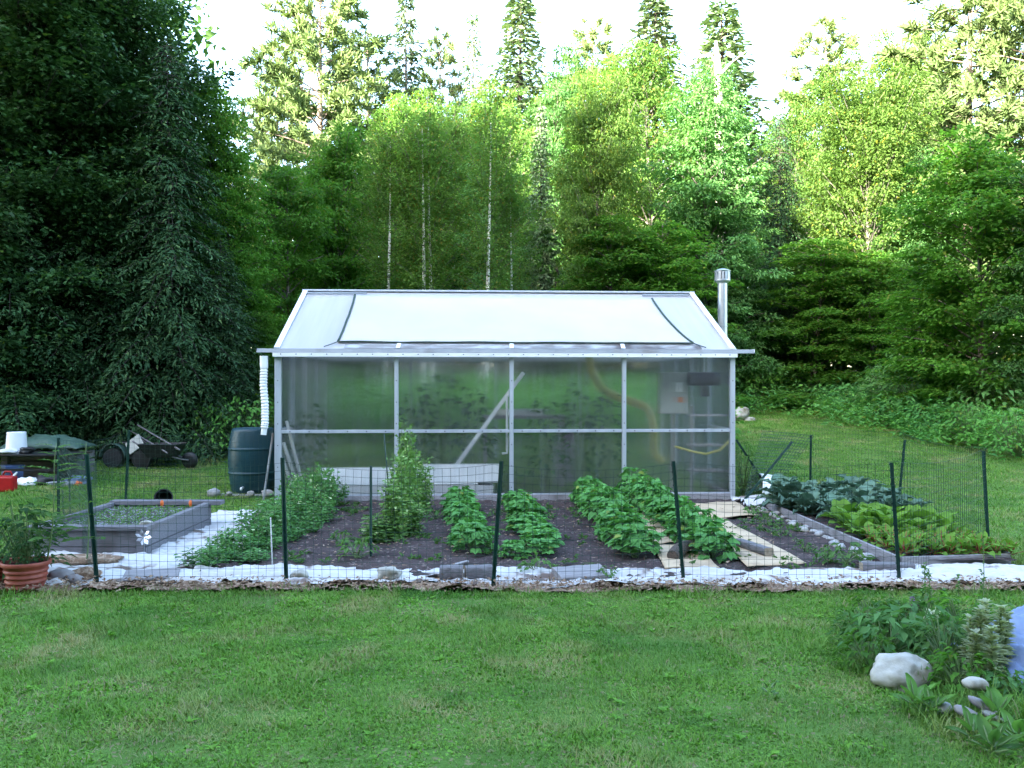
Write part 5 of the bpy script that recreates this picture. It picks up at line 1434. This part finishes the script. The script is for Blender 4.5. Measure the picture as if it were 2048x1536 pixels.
NOM = {'mapA': (10, 3.0), 'mapB': (10, 2.8), 'mapC': (9, 3.2), 'yel': (9, 3.0), 'ash': (10, 2.6), 'bir': (10, 1.35), 'near': (13, 3.8), 'nearB': (11, 3.0), 'hemA': (12, 3.2), 'hemB': (12, 3.0), 'pinA': (16, 4.2), 'pinB': (16, 3.6), 'spr': (16, 2.2), 'spa': (16, 1.5)}

used = set()


def tree(kind, px, d, top, halfw, label, rz=None, cat='tree'):
    """a tree whose trunk stands at distance d under photo column px; top = photo row of its tip, halfw = crown half width in photo pixels"""
    x = (px - CX) * d / F; z = terr(x, d); h = H - (top - CY) * d / F - z; r = halfw * d / F
    nh, nr = NOM[kind]
    o = copy_tree(PR[kind], (x, d, z - .05), random.uniform(0, 6.28) if rz is None else rz, (r / nr, r / nr, h / nh), label, None, cat)
    used.add(kind); return o


T_ = [
    # left dark mass, near
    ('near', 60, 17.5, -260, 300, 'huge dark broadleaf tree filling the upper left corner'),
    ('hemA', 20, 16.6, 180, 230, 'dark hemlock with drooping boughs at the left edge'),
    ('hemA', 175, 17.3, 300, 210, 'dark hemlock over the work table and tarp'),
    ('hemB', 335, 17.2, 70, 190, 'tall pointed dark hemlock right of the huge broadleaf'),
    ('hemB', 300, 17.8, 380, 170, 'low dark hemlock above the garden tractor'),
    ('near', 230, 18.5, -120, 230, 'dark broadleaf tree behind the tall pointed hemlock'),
    ('nearB', 400, 19.0, 110, 130, 'dark broadleaf whose right edge meets the bright sky'),
    ('nearB', 470, 19.5, 260, 115, 'green broadleaf sloping down toward the rain barrel'),
    ('mapC', 555, 21.0, 290, 125, 'layered green tree behind the downspout'),
    ('hemA', 440, 17.8, 470, 150, 'drooping hemlock behind the rain barrel'),
    ('nearB', 520, 18.6, 600, 80, 'small bushy tree directly behind the rain barrel'),
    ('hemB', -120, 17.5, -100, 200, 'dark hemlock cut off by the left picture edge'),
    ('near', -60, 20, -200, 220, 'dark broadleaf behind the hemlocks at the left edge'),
    # centre
    ('pinA', 640, 38, -130, 230, 'tall sunlit white pine rising left of centre'),
    ('mapA', 690, 24, 215, 110, 'green broadleaf in front of the tall sunlit pine'),
    ('ash', 640, 27, 250, 90, 'pale green tree at the foot of the tall sunlit pine'),
    ('mapC', 640, 24.5, 420, 125, 'low layered tree above the left end of the greenhouse roof'),
    ('ash', 800, 29, 150, 95, 'green broadleaf standing behind the leftmost birch'),
    ('bir', 776, 21.2, 235, 75, 'leftmost white birch behind the greenhouse roof'),
    ('bir', 848, 20.7, 205, 80, 'left birch of the close pair behind the roof'),
    ('bir', 862, 21.0, 200, 75, 'right birch of the close pair behind the roof'),
    ('bir', 975, 20.7, 190, 85, 'white birch alone right of the close pair'),
    ('ash', 905, 28, 175, 90, 'broadleaf behind the pair of birches'),
    ('mapB', 970, 27, 265, 95, 'green tree behind the lone white birch'),
    ('bir', 1024, 21.5, 330, 60, 'thin short birch right of the lone white birch'),
    ('mapC', 850, 26.4, 430, 130, 'low leafy tree between the birch stems'),
    ('spa', 812, 44, -20, 70, 'spindly spruce tip between the sunlit pine and centre'),
    ('pinB', 880, 46, 50, 105, 'ragged pine against the sky left of centre'),
    ('spa', 946, 44, 20, 50, 'thinnest bare spruce tip against the sky'),
    ('spr', 1040, 44, -20, 160, 'slender pointed spruce near the centre of the skyline'),
    ('ash', 1020, 34, 170, 75, 'sunlit tree in front of the slender central spruce'),
    ('mapB', 1120, 40, 120, 85, 'sunlit tree right of the slender central spruce'),
    ('spr', 1082, 28, 205, 62, 'dark spruce in the shade near the middle'),
    ('ash', 765, 40, 185, 95, 'pale sunlit broadleaf between the tall pine and the spindly spruce'),
    ('mapB', 925, 42, 180, 95, 'sunlit broadleaf below the thinnest bare spruce tip'),
    ('ash', 1105, 44, 130, 105, 'washed-out broadleaf right of the slender central spruce'),
    ('ash', 1225, 40, 75, 115, 'washed-out broadleaf left of the tallest sunlit one'),
    ('mapB', 1405, 38, 95, 110, 'sunlit broadleaf in front of the pointed spruce above the chimney'),
    ('mapB', 1540, 44, 225, 95, 'low sunlit tree in the sky gap right of the pointed spruce'),
    ('ash', 1745, 46, 165, 110, 'washed-out tree behind the bright yellow-green one'),
    ('pinB', 735, 42, 50, 165, 'airy sunlit pine just right of the tall sunlit one'),
    ('pinA', 555, 46, 120, 170, 'sunlit pine partly hidden at the left of the tall one'),
    ('ash', 850, 38, 145, 105, 'pale broadleaf behind the leftmost birch tops'),
    ('ash', 985, 42, 120, 100, 'pale broadleaf left of the slender central spruce'),
    ('pinB', 1185, 46, 30, 150, 'faint airy pine right of the slender central spruce'),
    ('pinA', 1850, 40, 40, 190, 'sunlit pine left of the tall one with the bare trunk'),
    # right of centre
    ('yel', 1190, 25.5, 215, 105, 'yellow-green broadleaf right of the middle'),
    ('ash', 1290, 33, 40, 135, 'tallest sunlit broadleaf right of centre'),
    ('spr', 1310, 42, -20, 170, 'spruce tip behind the tallest sunlit broadleaf'),
    ('mapB', 1390, 27.5, 130, 150, 'big blue-green tree left of the chimney top'),
    ('mapC', 1200, 25, 400, 140, 'low spreading tree above the middle of the roof'),
    ('mapC', 1330, 25.5, 420, 150, 'low spreading tree left of the chimney'),
    ('mapB', 1470, 27.6, 310, 120, 'layered blue-green tree with boughs over the chimney'),
    ('spr', 1445, 40, 0, 190, 'dark pointed spruce above the chimney'),
    ('hemA', 1560, 31, 215, 95, 'dark hemlock gap tree right of the chimney'),
    ('pinB', 1650, 44, 30, 180, 'airy sunlit pine against the bright sky on the right'),
    ('ash', 1650, 42, 95, 100, 'washed-out sunlit broadleaf behind the airy right pine'),
    ('ash', 1860, 44, 120, 110, 'pale sunlit broadleaf between the yellow-green tree and the tall right pine'),
    ('mapB', 1150, 46, 60, 90, 'pale sunlit tree between the central spruce and the tallest broadleaf'),
    ('ash', 1590, 36, 170, 90, 'sunlit broadleaf beneath the airy right pine'),
    ('yel', 1725, 28.2, 205, 140, 'bright yellow-green tree with fanned limbs on the right'),
    ('mapC', 1620, 26.8, 450, 150, 'low layered tree right of the chimney'),
    ('mapC', 1760, 26.6, 480, 130, 'low layered tree under the bright yellow-green one'),
    ('pinB', 1940, 32, -120, 260, 'tall sunlit pine with a bare pale trunk on the right'),
    ('pinA', 2080, 30, -260, 260, 'sunlit pine cut off by the right picture edge'),
    ('mapB', 1850, 27.5, 270, 110, 'blue-green tree between the yellow-green one and the right oak'),
    ('mapA', 1955, 20.5, 235, 165, 'broad leafy tree with a grey trunk at far right'),
    ('mapB', 2070, 19.5, 280, 140, 'broad tree at the right picture edge'),
    ('mapC', 1900, 21.5, 520, 130, 'low leafy tree left of the grey trunk at far right'),
    ('yel', 1800, 40, 150, 100, 'pale sunlit tree far back right of the airy pine'),
    ('mapC', 1480, 29.5, 560, 100, 'shaded low tree behind the chimney pipe'),
    ('hemB', 1560, 29.5, 520, 90, 'shaded hemlock low right of the chimney pipe'),
]
for a in T_: tree(a[0], a[1], a[2], a[3], a[4], a[5])
# bare snag
t = empty('dead_tree', (P(1438, 0, 34).x, 34, terr(0, 34)), 'bare pale dead trunk sticking up in front of the pointed spruce', 'tree')
hh = H - (82 - CY) * 34 / F - terr(0, 34)
MB().tube([(0, 0, 0), (.05, 0, hh * .6), (-.05, 0, hh * .93), (-.12, 0, hh)], [.3, .2, .14, .05], 8).build('trunk', M['palebark'], t, smooth=True)
MB().tube([(-.05, 0, hh * .93), (-.35, 0, hh * .965), (-.75, 0, hh * .95)], [.06, .04, .015], 6).build('branch', M['palebark'], t)
MB().tube([(-.03, 0, hh * .9), (.5, 0, hh * .94), (1.3, 0, hh * .985)], [.06, .03, .012], 6).build('branch', M['palebark'], t)
for k, v in PR.items():
    remove([v])

# far-off wood behind everything and to both sides
def forest(name, spots, seed, L, per, lo=.05, base=.12):
    global rng
    rng = np.random.default_rng(seed); lb = LB(); mb = MB()
    for (x, y, h, r) in spots:
        z = terr(x, y); n = per; k = U(0, 1, n); a = U(0, 6.28, n); rr = r * np.sin(PI * np.clip(base + (.97 - base) * k, 0, 1)) ** .7 * np.sqrt(U(.25, 1, n))
        C = np.stack([x + rr * np.cos(a), y + rr * np.sin(a), z + h * (lo + (1 - lo) * k)], 1)
        lb.add('fold', C, rdir(n, -.1), rdir(n, .7), L * U(.6, 1.3, n), L * .6 * U(.6, 1.2, n))
        mb.tube([(x, y, z), (x, y, z + h * .8)], [.2, .05], 5, cap=False)
    lb.mb(mb, 1)
    o = lb.build(name, [M['forest'], M['darkbark']]); tag(o, kind='stuff')


rs = np.random.default_rng(9)
sp = [(x + rs.uniform(-1, 1), y + rs.uniform(-1.5, 1.5), rs.uniform(10, 13.5), rs.uniform(2.4, 3.4)) for y in (48, 53, 58) for x in np.arange(-52, 53, 4.4)]
sp += [(-16 + rs.uniform(-1, 1), y, rs.uniform(14, 19), 3.4) for y in np.arange(16, 46, 3.5)] + [(-22, y, 18, 3.6) for y in np.arange(14, 46, 4)] + [(x, 24 + rs.uniform(-1, 1), rs.uniform(11, 14), 3) for x in (-13.5, -10.5)]
sp += [(24 + rs.uniform(-1, 1), y, rs.uniform(11, 15), 3.2) for y in np.arange(16, 46, 3.5)]
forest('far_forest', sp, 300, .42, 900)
# shaded thicket low among the trunks
sp = [(x + rs.uniform(-.8, .8), 29 + rs.uniform(-2, 3), rs.uniform(3.0, 5.5), 1.9) for x in np.arange(-15, 17, 1.6)] + [(x + rs.uniform(-.8, .8), 35 + rs.uniform(-2, 3), rs.uniform(4, 6.5), 2.3) for x in np.arange(-18, 27, 2.0)]
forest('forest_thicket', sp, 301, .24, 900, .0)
# unseen wood behind the photographer, shaped to keep the garden in evening shade
sp = []
for x in np.arange(-78, 40, 4.0):
    top = float(np.interp(x, (-78, -50, -38, -30, -24, -18, -12, -6, 2, 40), (27, 27, 25, 23.5, 22, 20.5, 18.5, 16.5, 14, 13)))
    for y in (-12.5, -15.5, -18.5, -21.5): sp.append((x + rs.uniform(-1, 1), y + rs.uniform(-1, 1), top * rs.uniform(.93, 1.04), 3.4))
forest('unseen_shading_wood', sp, 302, 1.15, 1300, .0, .42)

# ------------------------------------------------------------------ undergrowth on the right and at the forest foot
def undergrowth():
    global rng
    rng = np.random.default_rng(77); lb = LB(); n = 4200
    X = U(-8, 17.5, n); Y = U(15, 29.5, n)
    edge = np.interp(Y, (15, 17, 18.5, 20.5, 23, 24.4, 25.0, 25.6), (9.1, 8.85, 8.55, 8.3, 8.0, 7.2, 5.0, -9))
    k = (X > edge + U(-.2, .4, n)) & ((X < edge + 7.5) | (Y > 25.5)); X, Y, edge = X[k], Y[k], edge[k]
    for x, y, e in zip(X, Y, edge):
        rise = min(1, min(x - e, max(0, y - 24.6) + max(0, x - 8) * .9) / 1.3 + .35); h = rise * U(.35, .95); m = int(16 + 26 * h); z = terr(x, y)
        a = U(0, 6.28, m); q = U(.03, .32, m); C = np.stack([x + q * np.cos(a), y + q * np.sin(a), z + h * U(.25, 1, m)], 1)
        fern = vn[int(x * 3) % 40, int(y * 3) % 40] > .5
        D = np.stack([np.cos(a), np.sin(a), U(-.5, .4, m)], 1)
        lb.add('diamond' if fern else 'fold', C, D, rdir(m, 1.6), U(.10, .26, m) if fern else U(.07, .15, m), U(.03, .06, m) if fern else U(.04, .075, m), 1 if fern else 0)
    n = 900; X = U(-6, 4.6, n); Y = U(18.6, 20.6, n)
    for x, y in zip(X, Y):
        h = U(.4, 1.55); m = 30; z = terr(x, y); a = U(0, 6.28, m); q = U(.03, .35, m)
        lb.add('fold', np.stack([x + q * np.cos(a), y + q * np.sin(a), z + h * U(.15, 1, m)], 1), np.stack([np.cos(a), np.sin(a), U(-.5, .4, m)], 1), rdir(m, 1.4), U(.08, .16, m), U(.045, .08, m), 0)
    o = lb.build('undergrowth', [M['under'], M['fern']]); tag(o, kind='stuff')


vn = np.random.default_rng(8).random((40, 40))
undergrowth()
sh_ = [dome_plant('shrub', 'fold', M['under'], 520, 1.0, .8, .12, .065, 310), dome_plant('shrub', 'fold', M['bluegreen'], 520, 1.0, .8, .13, .06, 311), dome_plant('fern', 'diamond', M['fern'], 420, .7, .8, .24, .06, 312)]
SL_ = [(1510, 790, 27, 1.3, 0, 'bright shrub at the left end of the undergrowth'), (1555, 780, 27.5, 1.1, 0, 'shrub second from the left in the undergrowth'), (1700, 800, 25.5, 1.2, 2, 'broad fern clump in the middle of the undergrowth'), (1640, 790, 26.5, 1.2, 2, 'fern clump left of the broad one'),
       (1800, 830, 22, 1.0, 2, 'fern clump where the lawn edge bends'), (1860, 850, 20.5, 1.0, 2, 'fern clump right of the lawn bend'), (1850, 740, 22.5, 1.9, 1, 'tall dark shrub below the low leafy tree at right'), (1940, 860, 18.5, .9, 0, 'shrub in front of the grey trunk at far right'),
       (2030, 890, 17, .9, 0, 'shrub at the right picture edge beside the lawn'), (2000, 780, 20, 1.7, 1, 'tall shrub right of the grey trunk'), (490, 860, 17.2, 1.1, 0, 'bright shrub behind the left side of the rain barrel'), (430, 870, 17.0, 1.0, 0, 'low bright shrub left of the rain barrel'), (1780, 760, 24, 1.4, 1, 'dark shrub deep at the forest edge right of centre')]
for i, (px, py, d, s, k, lab) in enumerate(SL_):
    x = (px - CX) * d / F; copy_tree(sh_[k], (x, d, terr(x, d)), i * 1.7, (s, s, s), lab, None, 'fern' if k == 2 else 'shrub')
remove(sh_)
s_ = dome_plant('side_shrub', 'fold', M['weed'], 240, .75, .28, .085, .03, 320); s_.location = (3.42, 13.1, .02); tag(s_, 'narrow leafy shrub against the right side wall of the greenhouse', 'shrub')
for i, (px, py, r, lab) in enumerate(((1476, 828, .28, 'largest pale rock on the lawn far behind the greenhouse corner'), (1498, 838, .17, 'small white rock right of the pale rock far back'), (1484, 818, .18, 'upper pale rock of the heap far behind the greenhouse'))):
    p = P(px, py, 23.5); o = MB().blob((0, 0, 0), (r, r * .8, r * .6), 90 + i, .3, 3).build('stone', M['rockwhite'], smooth=True); o.location = (p.x, 23.5, p.z - .04); tag(o, lab, 'rock')

# tomato plants inside the greenhouse
tm = [dome_plant('tomato_plant', 'fold', M['tomato'], 120, 1.62, .38, .16, .085, 330 + k, lean=.3) for k in range(2)]
for i, (px, dp_, s, lab) in enumerate(((830, .75, .95, 'dark tomato plant behind the second greenhouse panel, left'), (880, 1.9, 1.1, 'tomato plant behind the leaning pole'), (945, .8, .95, 'tomato plant left of the middle greenhouse post'), (1090, .6, .85, 'tomato plant behind the third greenhouse panel, left'),
                                       (1160, .9, 1.0, 'tomato plant in the middle of the third greenhouse panel'), (1215, .7, .9, 'tomato plant under the wide yellow hose'), (620, 1.0, .8, 'shaded plant behind the leftmost greenhouse panel'))):
    p = GR @ gl(px, 1000, dp_); copy_tree(tm[i % 2], (p.x, p.y, .03), i, (s, s, s), lab, None, 'tomato plant')
remove(tm)

# ------------------------------------------------------------------ sky, sun, camera
SUN_EL, SUN_AZ = math.radians(16), math.radians(215)       # low evening sun behind the photographer's left shoulder
w = bpy.data.worlds.new('World'); SC.world = w; w.use_nodes = True
nt = w.node_tree; bg = nt.nodes['Background']
sky = nt.nodes.new('ShaderNodeTexSky'); sky.sky_type = 'NISHITA'; sky.sun_disc = False
sky.sun_elevation = SUN_EL; sky.sun_rotation = SUN_AZ; sky.air_density = 1.0; sky.dust_density = 1.5; sky.ozone_density = 1.0
nt.links.new(sky.outputs[0], bg.inputs[0]); bg.inputs[1].default_value = .15
sd = bpy.data.lights.new('sun', 'SUN'); sd.energy = 5.0; sd.angle = math.radians(.5); sd.color = (1, .93, .80)
so = bpy.data.objects.new('sun', sd); COL.objects.link(so)
dirv = Vector((math.sin(SUN_AZ) * math.cos(SUN_EL), math.cos(SUN_AZ) * math.cos(SUN_EL), math.sin(SUN_EL)))
so.rotation_euler = dirv.to_track_quat('Z', 'Y').to_euler()
cd = bpy.data.cameras.new('camera'); cam = bpy.data.objects.new('camera', cd); COL.objects.link(cam)
cd.sensor_width = 36; cd.lens = 36 * F / 2048; cd.clip_end = 2000; cd.clip_start = .05
cam.location = (0, 0, H); cam.rotation_euler = (PI / 2, 0, 0); SC.camera = cam
SC.view_settings.view_transform = 'Standard'; SC.view_settings.look = 'None'; SC.view_settings.gamma = 1
SC.view_settings.exposure = 3.6
SC.cycles.max_bounces = 8; SC.cycles.transparent_max_bounces = 16; SC.cycles.transmission_bounces = 8
SC.cycles.use_denoising = True
